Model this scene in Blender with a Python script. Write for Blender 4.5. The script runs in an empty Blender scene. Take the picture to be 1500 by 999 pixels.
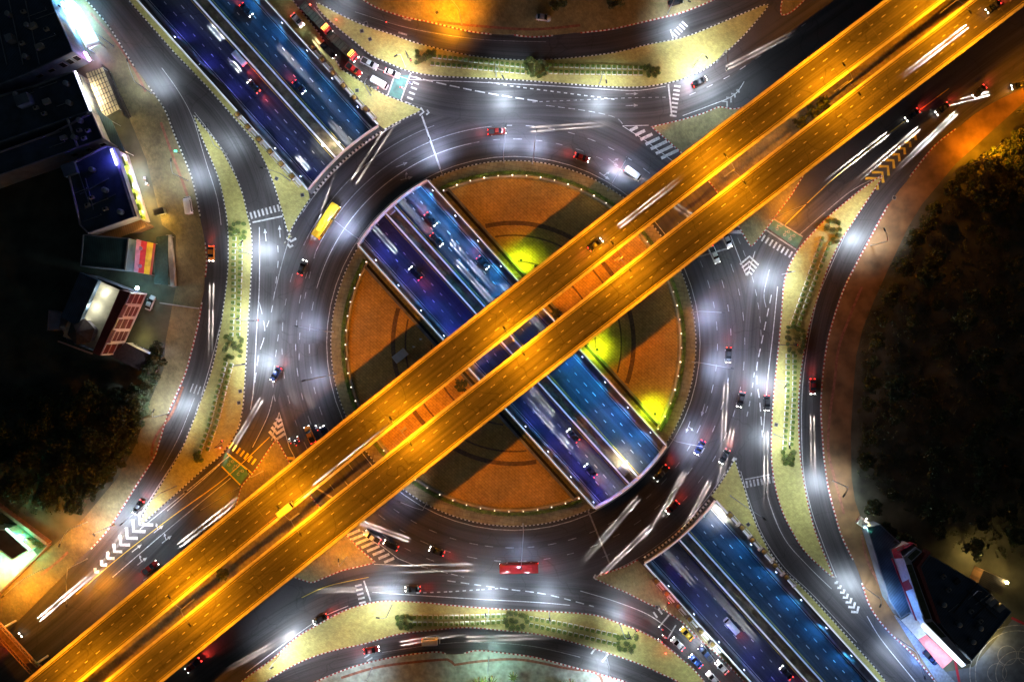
import bpy, bmesh, math, random
from mathutils import Vector, Matrix
from mathutils.geometry import tessellate_polygon
R = math.radians
rnd = random.Random(7)
scene = bpy.context.scene
COL = scene.collection

# ------------------------------------------------------------------ camera, sky, moon, exposure
cam_d = bpy.data.cameras.new('camera'); cam_d.lens = 24.0; cam_d.sensor_width = 36.0
cam_d.clip_end = 3000; cam_d.clip_start = 1
cam = bpy.data.objects.new('camera', cam_d); COL.objects.link(cam)
cam.location = (0, 0, 200); cam.rotation_euler = (0, 0, 0); scene.camera = cam
world = bpy.data.worlds.new('World'); scene.world = world; world.use_nodes = True
wn = world.node_tree.nodes; wl = world.node_tree.links
bg = wn['Background']; sky = wn.new('ShaderNodeTexSky'); sky.sky_type = 'NISHITA'; sky.sun_disc = False
sky.sun_elevation = R(12); sky.sun_rotation = R(130)
wl.new(sky.outputs[0], bg.inputs[0]); bg.inputs[1].default_value = 0.004
moon_d = bpy.data.lights.new('moon', 'SUN'); moon_d.energy = 0.004; moon_d.angle = R(.5); moon_d.color = (.75, .85, 1)
moon = bpy.data.objects.new('moon', moon_d); COL.objects.link(moon); moon.rotation_euler = (R(35), 0, R(130))
scene.view_settings.view_transform = 'Standard'; scene.view_settings.look = 'None'
scene.view_settings.gamma = 1; scene.view_settings.use_curve_mapping = False
scene.view_settings.exposure = 1.0
cy = scene.cycles
cy.use_denoising = True; cy.max_bounces = 4; cy.diffuse_bounces = 2; cy.glossy_bounces = 2; cy.transmission_bounces = 2
cy.caustics_reflective = False; cy.caustics_refractive = False; cy.sample_clamp_indirect = 3; cy.sample_clamp_direct = 0
cy.use_light_tree = True

# ------------------------------------------------------------------ measures
S = 0.2; H = 200.0; CX, CY = 750.0, 499.5
def P(x, y, z=0.0):
    k = S * (H - z) / H
    return Vector(((x - CX) * k, (CY - y) * k, z))
def G(x, y, z=0.0):            # same ground metre grid, no height shift
    return Vector(((x - CX) * S, (CY - y) * S, z))
def TR(s, n, z=0.0):           # along / across the underpass
    return P(s * .6692 + n * .7431, s * .7431 - n * .6692, z)
RC = (752.0, 503.0)            # middle of the roundabout
def ring(r, a, z=0.0):         # a: degrees, 0 = right, 90 = down in the photograph
    return P(RC[0] + r * math.cos(R(a)), RC[1] + r * math.sin(R(a)), z)
def smooth(pts, k=4, closed=False):
    pts = [Vector((p[0], p[1])) for p in pts]; n = len(pts); out = []
    rng = range(n if closed else n - 1)
    for i in rng:
        if closed: a, b, c, d = pts[i-1], pts[i], pts[(i+1) % n], pts[(i+2) % n]
        else: a, b, c, d = pts[max(i-1, 0)], pts[i], pts[i+1], pts[min(i+2, n-1)]
        for j in range(k):
            t = j / k
            out.append(.5 * (2*b + (c-a)*t + (2*a-5*b+4*c-d)*t*t + (3*b-a-3*c+d)*t**3))
    if not closed: out.append(pts[-1].copy())
    return out
def resample(pts, step, closed=False):
    q = [Vector(p).to_3d() for p in pts]
    if closed: q.append(q[0].copy())
    L = [0.0]
    for a, b in zip(q, q[1:]): L.append(L[-1] + (b-a).length)
    n = max(2, int(round(L[-1] / step))); out = []; j = 0
    for i in range(n + 1):
        t = L[-1] * i / n
        while j < len(q) - 2 and L[j+1] < t: j += 1
        f = (t - L[j]) / max(1e-9, L[j+1] - L[j])
        out.append(q[j].lerp(q[j+1], f))
    return out[:-1] if closed else out
def norms(pts, closed=False):
    n = len(pts); o = []
    for i in range(n):
        a = pts[i-1] if (closed or i > 0) else pts[i]
        b = pts[(i+1) % n] if (closed or i < n-1) else pts[i]
        t = (b - a); t.z = 0
        if t.length < 1e-9: t = Vector((1, 0, 0))
        t.normalize(); o.append(Vector((-t.y, t.x, 0)))
    return o
def area2(pts): return sum(a.x*b.y - b.x*a.y for a, b in zip(pts, pts[1:] + pts[:1]))

# ------------------------------------------------------------------ materials
MATS = {}
def new_mat(name):
    m = bpy.data.materials.new(name); m.use_nodes = True
    return m, m.node_tree.nodes, m.node_tree.links, m.node_tree.nodes['Principled BSDF']
def mat(name, col, rough=.6, metal=0, var=.25, scale=1.5, bump=0, emit=None, es=0, spec=.5, col2=None, detail=6):
    if name in MATS: return MATS[name]
    m, n, l, b = new_mat(name)
    b.inputs['Roughness'].default_value = rough; b.inputs['Metallic'].default_value = metal
    b.inputs['Specular IOR Level'].default_value = spec
    b.inputs['Base Color'].default_value = (*col, 1)
    if var > 0:
        tc = n.new('ShaderNodeTexCoord'); nz = n.new('ShaderNodeTexNoise')
        nz.inputs['Scale'].default_value = scale; nz.inputs['Detail'].default_value = detail
        l.new(tc.outputs['Object'], nz.inputs['Vector'])
        cr = n.new('ShaderNodeValToRGB'); cr.color_ramp.elements[0].position = .3; cr.color_ramp.elements[1].position = .72
        c2 = col2 or [min(1, c*(1+var)) for c in col]
        cr.color_ramp.elements[0].color = (*[c*(1-var) for c in col], 1); cr.color_ramp.elements[1].color = (*c2, 1)
        l.new(nz.outputs[0], cr.inputs[0]); l.new(cr.outputs[0], b.inputs['Base Color'])
        if bump:
            bp = n.new('ShaderNodeBump'); bp.inputs['Strength'].default_value = bump; bp.inputs['Distance'].default_value = .05
            l.new(nz.outputs[0], bp.inputs['Height']); l.new(bp.outputs[0], b.inputs['Normal'])
    if emit: b.inputs['Emission Color'].default_value = (*emit, 1); b.inputs['Emission Strength'].default_value = es
    MATS[name] = m; return m
def emat(name, col, s): return mat(name, [c*.5 for c in col], .4, var=0, emit=col, es=s)
def asphalt(name, col, rough=.42, streak='none', amt=.55, spec=.5):
    m, n, l, b = new_mat(name); MATS[name] = m
    tc = n.new('ShaderNodeTexCoord')
    def noise(vec, sc, det=5, ro=.55):
        z = n.new('ShaderNodeTexNoise'); z.inputs['Scale'].default_value = sc; z.inputs['Detail'].default_value = det
        z.inputs['Roughness'].default_value = ro; l.new(vec, z.inputs['Vector']); return z.outputs[0]
    def mth(op, a, bb, c=None):
        q = n.new('ShaderNodeMath'); q.operation = op
        for i, v in enumerate((a, bb, c)):
            if v is None: continue
            if isinstance(v, (int, float)): q.inputs[i].default_value = v
            else: l.new(v, q.inputs[i])
        return q.outputs[0]
    big = noise(tc.outputs['Object'], .06, 4); fine = noise(tc.outputs['Object'], 2.2, 8, .7); grit = noise(tc.outputs['Object'], 11, 2)
    f = mth('MULTIPLY_ADD', big, .9, .35); f = mth('MULTIPLY', f, mth('MULTIPLY_ADD', fine, .7, .6)); f = mth('MULTIPLY', f, mth('MULTIPLY_ADD', grit, .5, .72))
    if streak != 'none':
        if streak == 'uv':
            sp = n.new('ShaderNodeSeparateXYZ'); l.new(tc.outputs['UV'], sp.inputs[0]); across, along = sp.outputs[0], sp.outputs[1]
        else:
            sub = n.new('ShaderNodeVectorMath'); sub.operation = 'SUBTRACT'; l.new(tc.outputs['Object'], sub.inputs[0]); c = P(*RC); sub.inputs[1].default_value = (c.x, c.y, 0)
            ln = n.new('ShaderNodeVectorMath'); ln.operation = 'LENGTH'; l.new(sub.outputs[0], ln.inputs[0]); across = ln.outputs['Value']
            sp = n.new('ShaderNodeSeparateXYZ'); l.new(sub.outputs[0], sp.inputs[0])
            along = mth('MULTIPLY', mth('ARCTAN2', sp.outputs[1], sp.outputs[0]), 30)
        cb = n.new('ShaderNodeCombineXYZ'); l.new(across, cb.inputs[0]); l.new(mth('MULTIPLY', along, .02), cb.inputs[1])
        st = noise(cb.outputs[0], .62, 3, .6); st2 = noise(cb.outputs[0], 2.6, 2, .5)
        k = n.new('ShaderNodeMapRange'); k.inputs[1].default_value = .33; k.inputs[2].default_value = .68; k.inputs[3].default_value = 1 - amt; k.inputs[4].default_value = 1 + amt
        l.new(mth('ADD', mth('MULTIPLY', st, .72), mth('MULTIPLY', st2, .28)), k.inputs[0]); f = mth('MULTIPLY', f, k.outputs[0])
        l.new(mth('MULTIPLY_ADD', st, -.25, rough + .13), b.inputs['Roughness'])
    else: l.new(mth('MULTIPLY_ADD', big, -.2, rough + .1), b.inputs['Roughness'])
    vo = n.new('ShaderNodeTexVoronoi'); vo.feature = 'DISTANCE_TO_EDGE'; vo.inputs['Scale'].default_value = .07; vo.inputs['Randomness'].default_value = 1
    wv = n.new('ShaderNodeVectorMath'); wv.operation = 'ADD'; l.new(tc.outputs['Object'], wv.inputs[0])
    nz3 = n.new('ShaderNodeTexNoise'); nz3.inputs['Scale'].default_value = .12; l.new(tc.outputs['Object'], nz3.inputs['Vector'])
    scl = n.new('ShaderNodeVectorMath'); scl.operation = 'SCALE'; scl.inputs['Scale'].default_value = 9; l.new(nz3.outputs['Color'], scl.inputs[0]); l.new(scl.outputs[0], wv.inputs[1])
    l.new(wv.outputs[0], vo.inputs['Vector'])
    ck = n.new('ShaderNodeMapRange'); ck.inputs[1].default_value = .0; ck.inputs[2].default_value = .012; ck.inputs[3].default_value = .62; ck.inputs[4].default_value = 1
    l.new(vo.outputs['Distance'], ck.inputs[0]); f = mth('MULTIPLY', f, ck.outputs[0])
    mx = n.new('ShaderNodeVectorMath'); mx.operation = 'SCALE'; mx.inputs[0].default_value = col; l.new(f, mx.inputs['Scale'])
    l.new(mx.outputs[0], b.inputs['Base Color']); b.inputs['Specular IOR Level'].default_value = spec
    bp = n.new('ShaderNodeBump'); bp.inputs['Strength'].default_value = .25; bp.inputs['Distance'].default_value = .03
    l.new(grit, bp.inputs['Height']); l.new(bp.outputs[0], b.inputs['Normal'])
    return m
def brick(name, c1, c2, mortar, w, h, ms=.02, rough=.75, rot=0, wear=.35, big=.05):
    m, n, l, b = new_mat(name); MATS[name] = m
    tc = n.new('ShaderNodeTexCoord'); mp = n.new('ShaderNodeMapping'); mp.inputs['Rotation'].default_value = (0, 0, R(rot))
    l.new(tc.outputs['Object'], mp.inputs[0]); br = n.new('ShaderNodeTexBrick'); l.new(mp.outputs[0], br.inputs['Vector'])
    br.inputs['Color1'].default_value = (*c1, 1); br.inputs['Color2'].default_value = (*c2, 1); br.inputs['Mortar'].default_value = (*mortar, 1)
    br.inputs['Scale'].default_value = 1; br.inputs['Mortar Size'].default_value = ms; br.inputs['Brick Width'].default_value = w; br.inputs['Row Height'].default_value = h
    nz = n.new('ShaderNodeTexNoise'); nz.inputs['Scale'].default_value = big; nz.inputs['Detail'].default_value = 9; nz.inputs['Roughness'].default_value = .68; l.new(tc.outputs['Object'], nz.inputs['Vector'])
    k = n.new('ShaderNodeMapRange'); k.inputs[1].default_value = .3; k.inputs[2].default_value = .7; k.inputs[3].default_value = 1 - wear; k.inputs[4].default_value = 1 + wear; l.new(nz.outputs[0], k.inputs[0])
    n2 = n.new('ShaderNodeTexNoise'); n2.inputs['Scale'].default_value = .9; n2.inputs['Detail'].default_value = 6; l.new(tc.outputs['Object'], n2.inputs['Vector'])
    k2 = n.new('ShaderNodeMapRange'); k2.inputs[1].default_value = .35; k2.inputs[2].default_value = .65; k2.inputs[3].default_value = .84; k2.inputs[4].default_value = 1.12; l.new(n2.outputs[0], k2.inputs[0])
    q = n.new('ShaderNodeMath'); q.operation = 'MULTIPLY'; l.new(k.outputs[0], q.inputs[0]); l.new(k2.outputs[0], q.inputs[1])
    v = n.new('ShaderNodeVectorMath'); v.operation = 'SCALE'; l.new(br.outputs['Color'], v.inputs[0]); l.new(q.outputs[0], v.inputs['Scale'])
    l.new(v.outputs[0], b.inputs['Base Color']); b.inputs['Roughness'].default_value = rough; return m
def striped(name, c1, c2, period, rot, rough=.5, sharp=True):
    m, n, l, b = new_mat(name); MATS[name] = m
    tc = n.new('ShaderNodeTexCoord'); mp = n.new('ShaderNodeMapping'); mp.inputs['Rotation'].default_value = (0, 0, R(rot)); l.new(tc.outputs['Object'], mp.inputs[0])
    w = n.new('ShaderNodeTexWave'); w.inputs['Scale'].default_value = .314 / period * 1.0; w.inputs['Distortion'].default_value = 0; l.new(mp.outputs[0], w.inputs['Vector'])
    nz = n.new('ShaderNodeTexNoise'); nz.inputs['Scale'].default_value = .3; nz.inputs['Detail'].default_value = 8; l.new(tc.outputs['Object'], nz.inputs['Vector'])
    cr = n.new('ShaderNodeValToRGB'); cr.color_ramp.elements[0].color = (*c1, 1); cr.color_ramp.elements[1].color = (*c2, 1)
    cr.color_ramp.elements[0].position = .1; cr.color_ramp.elements[1].position = .35 if sharp else .9; l.new(w.outputs[0], cr.inputs[0])
    k = n.new('ShaderNodeMapRange'); k.inputs[1].default_value = .3; k.inputs[2].default_value = .7; k.inputs[3].default_value = .6; k.inputs[4].default_value = 1.3; l.new(nz.outputs[0], k.inputs[0])
    v = n.new('ShaderNodeVectorMath'); v.operation = 'SCALE'; l.new(cr.outputs[0], v.inputs[0]); l.new(k.outputs[0], v.inputs['Scale'])
    l.new(v.outputs[0], b.inputs['Base Color']); b.inputs['Roughness'].default_value = rough; return m

M_ROAD = asphalt('asphalt', (.08, .074, .074), .48)
M_RING = asphalt('asphalt_ring', (.072, .065, .066), .47, 'ring', .62)
M_STRIP = asphalt('asphalt_worn', (.072, .067, .067), .44, 'uv', .6)
M_DECK = asphalt('deck_asphalt', (.105, .10, .09), .6, 'uv', .55, .2)
M_UNDER = asphalt('underpass_asphalt', (.055, .068, .09), .75, 'uv', .5, .15)
M_PAVE = brick('yellow_paving', (.46, .43, .13), (.37, .34, .10), (.2, .19, .07), .6, .3, .02, .7, 20, .3, .035)
M_SIDE = brick('side_paving', (.27, .23, .10), (.21, .18, .075), (.12, .10, .05), .6, .3, .02, .75, 60, .5, .09)
M_SIDE2 = brick('worn_side_paving', (.19, .155, .07), (.145, .12, .055), (.09, .075, .04), .6, .3, .02, .75, 60, .6, .09)
M_PLAZA = brick('plaza_brick', (.50, .31, .085), (.43, .265, .07), (.29, .175, .048), 1.3, .75, .06, .85, 42, .3, .05)
M_STRIPPAVE = brick('planting_strip', (.34, .28, .14), (.28, .22, .10), (.15, .11, .06), 2.2, 1.2, .04, .8, 10, .5)
M_RED = mat('red_paver_band', (.22, .085, .05), .8, var=.4, scale=1.2)
M_SOIL = mat('red_soil', (.2, .11, .06), .95, var=.5, scale=.12, bump=.4, detail=10)
M_CONC = mat('concrete', (.36, .35, .33), .8, var=.25, scale=.5, bump=.1)
M_CONCD = mat('stained_concrete', (.19, .19, .19), .85, var=.5, scale=.25, bump=.1)
M_COPE = mat('white_coping', (.72, .70, .68), .6, var=.12, scale=.8)
M_WHITE = mat('road_paint', (.50, .50, .48), .6, var=.4, scale=1.6, col2=(.68,.68,.66))
M_FAINT = mat('worn_paint', (.30, .30, .30), .6, var=.5, scale=1.2)
M_YELLOW = mat('yellow_paint', (.62, .45, .05), .6, var=.25, scale=1.2)
M_GREENBOX = mat('green_road_paint', (.05, .17, .14), .6, var=.4, scale=.6)
M_KW = mat('kerb_white', (.55, .54, .49), .6, var=.55, scale=.7, col2=(.8,.79,.74)); M_KB = mat('kerb_black', (.025, .025, .025), .7, var=.3); M_KR = mat('kerb_red', (.27, .02, .018), .6, var=.3)
M_STEEL = mat('galvanised_steel', (.42, .43, .44), .45, .8, var=.1); M_DARKM = mat('dark_metal', (.04, .04, .045), .5, .6, var=.1)
M_LED = emat('led_lens', (.85, .93, 1), 3); M_SOD = emat('sodium_lens', (1, .5, .06), 2); M_GLOBE = emat('globe_glow', (1, .8, .6), 1.5); M_COPEGLOW = emat('coping_glow', (.80, .86, 1), .55); M_COPEGLOWB = emat('blue_coping_glow', (.45, .62, 1), .5); M_BLUEL = emat('blue_led', (.55, .65, 1), 10)  # both coping materials are added emission standing for lit wall tops
M_LEAF = mat('leaf', (.12, .19, .022), .6, var=.6, scale=.9); M_LEAF2 = mat('leaf_dry', (.085, .085, .028), .65, var=.6, scale=.7); M_LEAFM = mat('leaf_mid', (.05,.06,.02), .65, var=.6, scale=.6); M_LEAFD = mat('leaf_deep', (.03, .055, .016), .6, var=.6, scale=.5)
M_BARK = mat('bark', (.10, .07, .045), .9, var=.4, scale=4); M_GLASS = mat('dark_glass', (.015, .018, .022), .08, var=0, spec=.8)
M_TYRE = mat('tyre_rubber', (.02, .02, .02), .85, var=.1); M_RIM = mat('wheel_rim', (.5, .5, .5), .35, .8, var=0)
M_HEADL = emat('headlight_glow', (1, .95, .85), 12); M_TAILL = emat('taillight_glow', (1, .03, .02), 7)
M_POTBR = mat('clay_brown', (.22, .115, .04), .8, var=.3, scale=3)

# ------------------------------------------------------------------ mesh helpers
class MB:
    def __init__(s): s.v = []; s.f = []; s.m = []; s.uv = {}
    def add(s, vs, fs, m=0):
        o = len(s.v); s.v += [Vector(v) for v in vs]
        for f in fs: s.f.append([i + o for i in f]); s.m.append(m)
    def box(s, c, size, rz=0, m=0, top=1.0):
        hx, hy, hz = size[0]/2, size[1]/2, size[2]/2; M = Matrix.Rotation(rz, 3, 'Z'); c = Vector(c)
        vs = [c + M @ Vector((x*hx*(top if z > 0 else 1), y*hy*(top if z > 0 else 1), z*hz)) for z in (-1, 1) for x, y in ((-1,-1),(1,-1),(1,1),(-1,1))]
        s.add(vs, [(3,2,1,0),(4,5,6,7),(0,1,5,4),(1,2,6,5),(2,3,7,6),(3,0,4,7)], m)
    def beam(s, a, b, w, h, m=0):
        a, b = Vector(a), Vector(b); t = (b-a).normalized(); up = Vector((0,0,1)) if abs(t.z) < .98 else Vector((1,0,0))
        x = t.cross(up).normalized(); y = x.cross(t)
        vs = [p + x*sx*w/2 + y*sy*h/2 for p in (a, b) for sx, sy in ((-1,-1),(1,-1),(1,1),(-1,1))]
        s.add(vs, [(3,2,1,0),(4,5,6,7),(0,1,5,4),(1,2,6,5),(2,3,7,6),(3,0,4,7)], m)
    def tube(s, pts, rad, n=6, m=0, caps=True):
        pts = [Vector(p) for p in pts]; rad = rad if hasattr(rad, '__len__') else [rad]*len(pts); rings = []
        for i, p in enumerate(pts):
            t = (pts[min(i+1, len(pts)-1)] - pts[max(i-1, 0)]).normalized(); up = Vector((0,0,1)) if abs(t.z) < .95 else Vector((1,0,0))
            x = t.cross(up).normalized(); y = x.cross(t)
            rings.append([p + (x*math.cos(2*math.pi*k/n) + y*math.sin(2*math.pi*k/n))*rad[i] for k in range(n)])
        vs = [v for r in rings for v in r]; fs = []
        for i in range(len(pts)-1):
            for k in range(n): fs.append((i*n+k, i*n+(k+1) % n, (i+1)*n+(k+1) % n, (i+1)*n+k))
        if caps: fs.append(tuple(range(n))[::-1]); fs.append(tuple((len(pts)-1)*n + k for k in range(n)))
        s.add(vs, fs, m)
    def poly(s, pts, z=None, m=0, holes=()):
        loops = [[Vector((p[0], p[1], (p[2] if len(p) > 2 else 0) if z is None else z)) for p in L] for L in (pts, *holes)]
        flat = [v for L in loops for v in L]; fs = []
        for t in tessellate_polygon(loops):
            a, b, c = (flat[i] for i in t)
            fs.append(tuple(t) if (b-a).cross(c-a).z > 0 else tuple(reversed(t)))
        s.add(flat, fs, m)
    def walls(s, pts, z0, z1, m=0, closed=True, flip=False):
        pts = [Vector((p[0], p[1], 0)) for p in pts]
        if closed and area2(pts) < 0: pts = pts[::-1]
        if flip: pts = pts[::-1]
        n = len(pts); vs = [Vector((p.x, p.y, z)) for z in (z0, z1) for p in pts]
        s.add(vs, [(i, (i+1) % n, n + (i+1) % n, n + i) for i in range(n if closed else n-1)], m)
    def prism(s, pts, z0, z1, m=0, mt=None):
        s.walls(pts, z0, z1, m); s.poly(pts, z1, m if mt is None else mt)
    def strip(s, pts, w, z=0, m=0, uv=False, keepz=False):
        pts = [Vector(p).to_3d() for p in pts]; ns = norms(pts); d = 0; vs = []; uvs = []
        for i, (p, q) in enumerate(zip(pts, ns)):
            if i: d += (pts[i]-pts[i-1]).length
            ww = w[i] if hasattr(w, '__len__') else w
            zz = p.z + z if keepz else z
            for sg in (-1, 1):
                c = p - q*sg*ww/2; vs.append(Vector((c.x, c.y, zz))); uvs.append((sg*ww/2, d))
        o = len(s.v); s.add(vs, [(2*i, 2*i+1, 2*i+3, 2*i+2)[::-1] for i in range(len(pts)-1)], m)
        if uv:
            for k, u in enumerate(uvs): s.uv[o+k] = u
    def ribbon(s, pts, w, z0, z1, m=0):      # a raised kerb/wall along a line, height z0..z1 (z relative to the points)
        pts = [Vector(p).to_3d() for p in pts]; ns = norms(pts); vs = []
        for p, q in zip(pts, ns):
            for sg, z in ((-1, z0), (-1, z1), (1, z1), (1, z0)):
                c = p - q*sg*w/2; vs.append(Vector((c.x, c.y, p.z + z)))
        n = len(pts); fs = []
        for i in range(n-1):
            for k in range(4): fs.append((4*i+k, 4*i+(k+1) % 4, 4*i+4+(k+1) % 4, 4*i+4+k))
        fs += [(3,2,1,0), (4*n-4, 4*n-3, 4*n-2, 4*n-1)]; s.add(vs, fs, m)
    def ball(s, c, r, m=0, n=8, sz=1, jit=0, seed=0):
        rr = random.Random(seed); c = Vector(c); vs = [c + Vector((0,0,r*sz))]; k = n//2
        for i in range(1, k):
            th = math.pi*i/k
            for j in range(n):
                q = r*(1 + jit*(rr.random()-.5)); vs.append(c + Vector((q*math.sin(th)*math.cos(2*math.pi*j/n), q*math.sin(th)*math.sin(2*math.pi*j/n), q*sz*math.cos(th))))
        vs.append(c - Vector((0,0,r*sz))); fs = [(0, 1+j, 1+(j+1) % n) for j in range(n)]
        for i in range(k-2):
            for j in range(n): fs.append((1+i*n+j, 1+(i+1)*n+j, 1+(i+1)*n+(j+1) % n, 1+i*n+(j+1) % n))
        L = len(vs)-1; fs += [(L, 1+(k-2)*n+(j+1) % n, 1+(k-2)*n+j) for j in range(n)]; s.add(vs, fs, m)
    def mesh(s, name, mats, smooth_=False):
        me = bpy.data.meshes.new(name); me.from_pydata([tuple(v) for v in s.v], [], s.f)
        for mm in (mats if isinstance(mats, (list, tuple)) else [mats]): me.materials.append(mm)
        me.polygons.foreach_set('material_index', s.m)
        if s.uv:
            ul = me.uv_layers.new(name='UVMap')
            for lp in me.loops: ul.data[lp.index].uv = s.uv.get(lp.vertex_index, (0, 0))
        if smooth_: me.polygons.foreach_set('use_smooth', [True]*len(me.polygons))
        me.update(); return me
    def build(s, name, mats, parent=None, smooth_=False):
        o = bpy.data.objects.new(name, s.mesh(name, mats, smooth_)); COL.objects.link(o)
        if parent is not None: o.parent = parent
        return o
def tag(o, label=None, cat=None, group=None, kind=None):
    if label: o['label'] = label
    if cat: o['category'] = cat
    if group: o['group'] = group
    if kind: o['kind'] = kind
    return o
def thing(name, label, cat, group=None, loc=(0,0,0), rz=0):
    o = bpy.data.objects.new(name, None); COL.objects.link(o); o.location = loc; o.rotation_euler = (0, 0, rz); o.empty_display_size = .3
    return tag(o, label, cat, group)
def struct(name, mb, mats, parent=None):
    o = mb.build(name, mats, parent)
    if parent is None: o['kind'] = 'structure'
    return o
def dup(root, loc, rz=0, label=None, group=None, cat=None):
    r = root.copy(); COL.objects.link(r); r.location = loc; r.rotation_euler = (0, 0, rz)
    tag(r, label, cat, group)
    for ch in list(root.children):
        c = ch.copy(); COL.objects.link(c); c.parent = r
        for g in ch.children:
            d = g.copy(); COL.objects.link(d); d.parent = c
    return r
def spot(name, loc, energy, color, size=150, blend=.6, rad=.25, parent=None, direction=None):
    key = (round(energy, 3), color, size, blend, rad)
    d = spot.cache.get(key)
    if d is None:
        d = bpy.data.lights.new(name, 'SPOT'); d.energy = energy; d.color = color; d.spot_size = R(size); d.spot_blend = blend; d.shadow_soft_size = rad; spot.cache[key] = d
    o = bpy.data.objects.new(name, d); COL.objects.link(o); o.location = loc
    if direction is not None: o.rotation_euler = Vector(direction).to_track_quat('-Z', 'Y').to_euler()
    if parent is not None: o.parent = parent
    return o
spot.cache = {}
def point(name, loc, energy, color, rad=.15, parent=None):
    d = bpy.data.lights.new(name, 'POINT'); d.energy = energy; d.color = color; d.shadow_soft_size = rad
    o = bpy.data.objects.new(name, d); COL.objects.link(o); o.location = loc
    if parent is not None: o.parent = parent
    return o
ORD1 = 'first second third fourth fifth sixth seventh eighth ninth tenth eleventh twelfth thirteenth fourteenth fifteenth sixteenth seventeenth eighteenth nineteenth'.split()
def ordw(i):
    if i < 19: return ORD1[i]
    t, u = divmod(i + 1, 10); tens = ['', '', 'twent', 'thirt', 'fort', 'fift']
    return tens[t] + 'ieth' if u == 0 else tens[t] + 'y-' + ORD1[u-1]

# ================================================================== THE GROUND, ROADS, ISLANDS
SC, NC = 877.0, 222.2
def tz(s):
    d = abs(s - 873.0); return -6.0 if d < 360 else min(-.05, -6.0 + (d-360)*.008)
def circ(n, r, sg): return SC + sg*math.sqrt(r*r - (n-NC)**2)
def ang(p): return math.degrees(math.atan2(-(p.y/S) + CY - RC[1], p.x/S + CX - RC[0]))
NL, NR = 150.0, 288.0
def arc(r, n0, n1, sg, k=24):
    a0 = ang(TR(circ(n0, r, sg), n0)); a1 = ang(TR(circ(n1, r, sg), n1))
    if a1 - a0 > 180: a1 -= 360
    if a0 - a1 > 180: a1 += 360
    return [ring(r, a0 + (a1-a0)*i/k) for i in range(k+1)]
RI, RO = 268.0, 375.0
def side(n, s0, s1, k=20): return [TR(s0 + (s1-s0)*i/k, n) for i in range(k+1)]
ARCS = {'nw': arc(RO, NL, NR, -1), 'cn': arc(RI, NL, NR, -1), 'cs': arc(RI, NL, NR, 1), 'se': arc(RO, NL, NR, 1)}
S0, S1 = -217.0, 1963.0
holes = [side(NL, S0, circ(NL, RO, -1))[:-1] + ARCS['nw'] + side(NR, S0, circ(NR, RO, -1))[::-1][1:],
         side(NL, circ(NL, RI, -1), circ(NL, RI, 1))[::-1][:-1] + ARCS['cn'] + side(NR, circ(NR, RI, -1), circ(NR, RI, 1))[1:-1] + ARCS['cs'][::-1][:-1],
         side(NL, circ(NL, RO, 1), S1)[::-1] + ARCS['se'][1:] + side(NR, circ(NR, RO, 1), S1)[1:]]
m = MB(); m.poly([G(-1600, -1500), G(3100, -1500), G(3100, 2500), G(-1600, 2500)], 0, 0, holes)
for k, fl in (('nw', 0), ('cn', 0), ('cs', 0), ('se', 0)):
    m.walls(ARCS[k], -1.4, 0, 1, closed=False)
struct('road', m, [M_ROAD, M_CONC])
# worn surface of the roundabout and of the roads that feed it
m = MB(); rs = [(269, 374)]
N = 180
vs = [ring(r, 360*i/N, .004) for i in range(N) for r in (RI+.6, RO-6)]
m.add(vs, [(2*i, 2*i+1, (2*i+3) % (2*N), (2*i+2) % (2*N)) for i in range(N)][::1])
m.f = [f[::-1] for f in m.f]
struct('roundabout_road', m, M_RING)
ROADS = [([(140,-20),(157,0),(190,45),(224,95),(256,150),(277,205),(298,255),(310,300),(318,350),(320,400),(314,450),(305,500),(294,550),(271,610),(246,660),(216,715),(186,755),(140,810),(80,880),(10,950),(-60,1020)], 34),
 ([(150,-40),(205,30),(262,98),(310,140),(345,185),(370,230),(388,280),(397,330),(400,390)], 46),
 ([(398,400),(395,470),(388,540),(370,610),(325,685),(260,750),(180,830),(100,905),(0,985),(-100,1065)], 56),
 ([(455,-50),(490,0),(540,25),(610,50),(690,66),(780,73),(880,68),(950,53),(1010,33),(1080,8),(1150,-30)], 34),
 ([(380,-60),(450,30),(520,95),(590,130),(680,150),(780,150),(880,152),(970,148),(1060,112),(1160,45),(1240,-10)], 50),
 ([(1560,70),(1490,115),(1420,165),(1345,228),(1288,290),(1257,340),(1232,390),(1210,450),(1197,510),(1190,570),(1189,640),(1193,700),(1206,760),(1228,820),(1257,880),(1300,940),(1350,1000),(1390,1050)], 36),
 ([(1560,20),(1490,65),(1400,130),(1300,210),(1215,285),(1150,345),(1122,400),(1112,470),(1108,560),(1105,640),(1110,710),(1135,780),(1180,850),(1245,920),(1330,1010)], 46),
 ([(300,1060),(380,1005),(450,975),(520,956),(600,943),(700,938),(790,945),(870,963),(960,998),(1040,1040)], 33),
 ([(280,1010),(380,938),(460,890),(540,862),(640,858),(740,865),(850,872),(920,888),(980,918),(1040,965),(1100,1030)], 48)]
m = MB()
for i, (pts, w) in enumerate(ROADS):
    m.strip(resample([P(*p) for p in smooth(pts, 5)], 3), w*S, .007 + .0025*i, 0, uv=True)
struct('feeder_road', m, M_STRIP)

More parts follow.
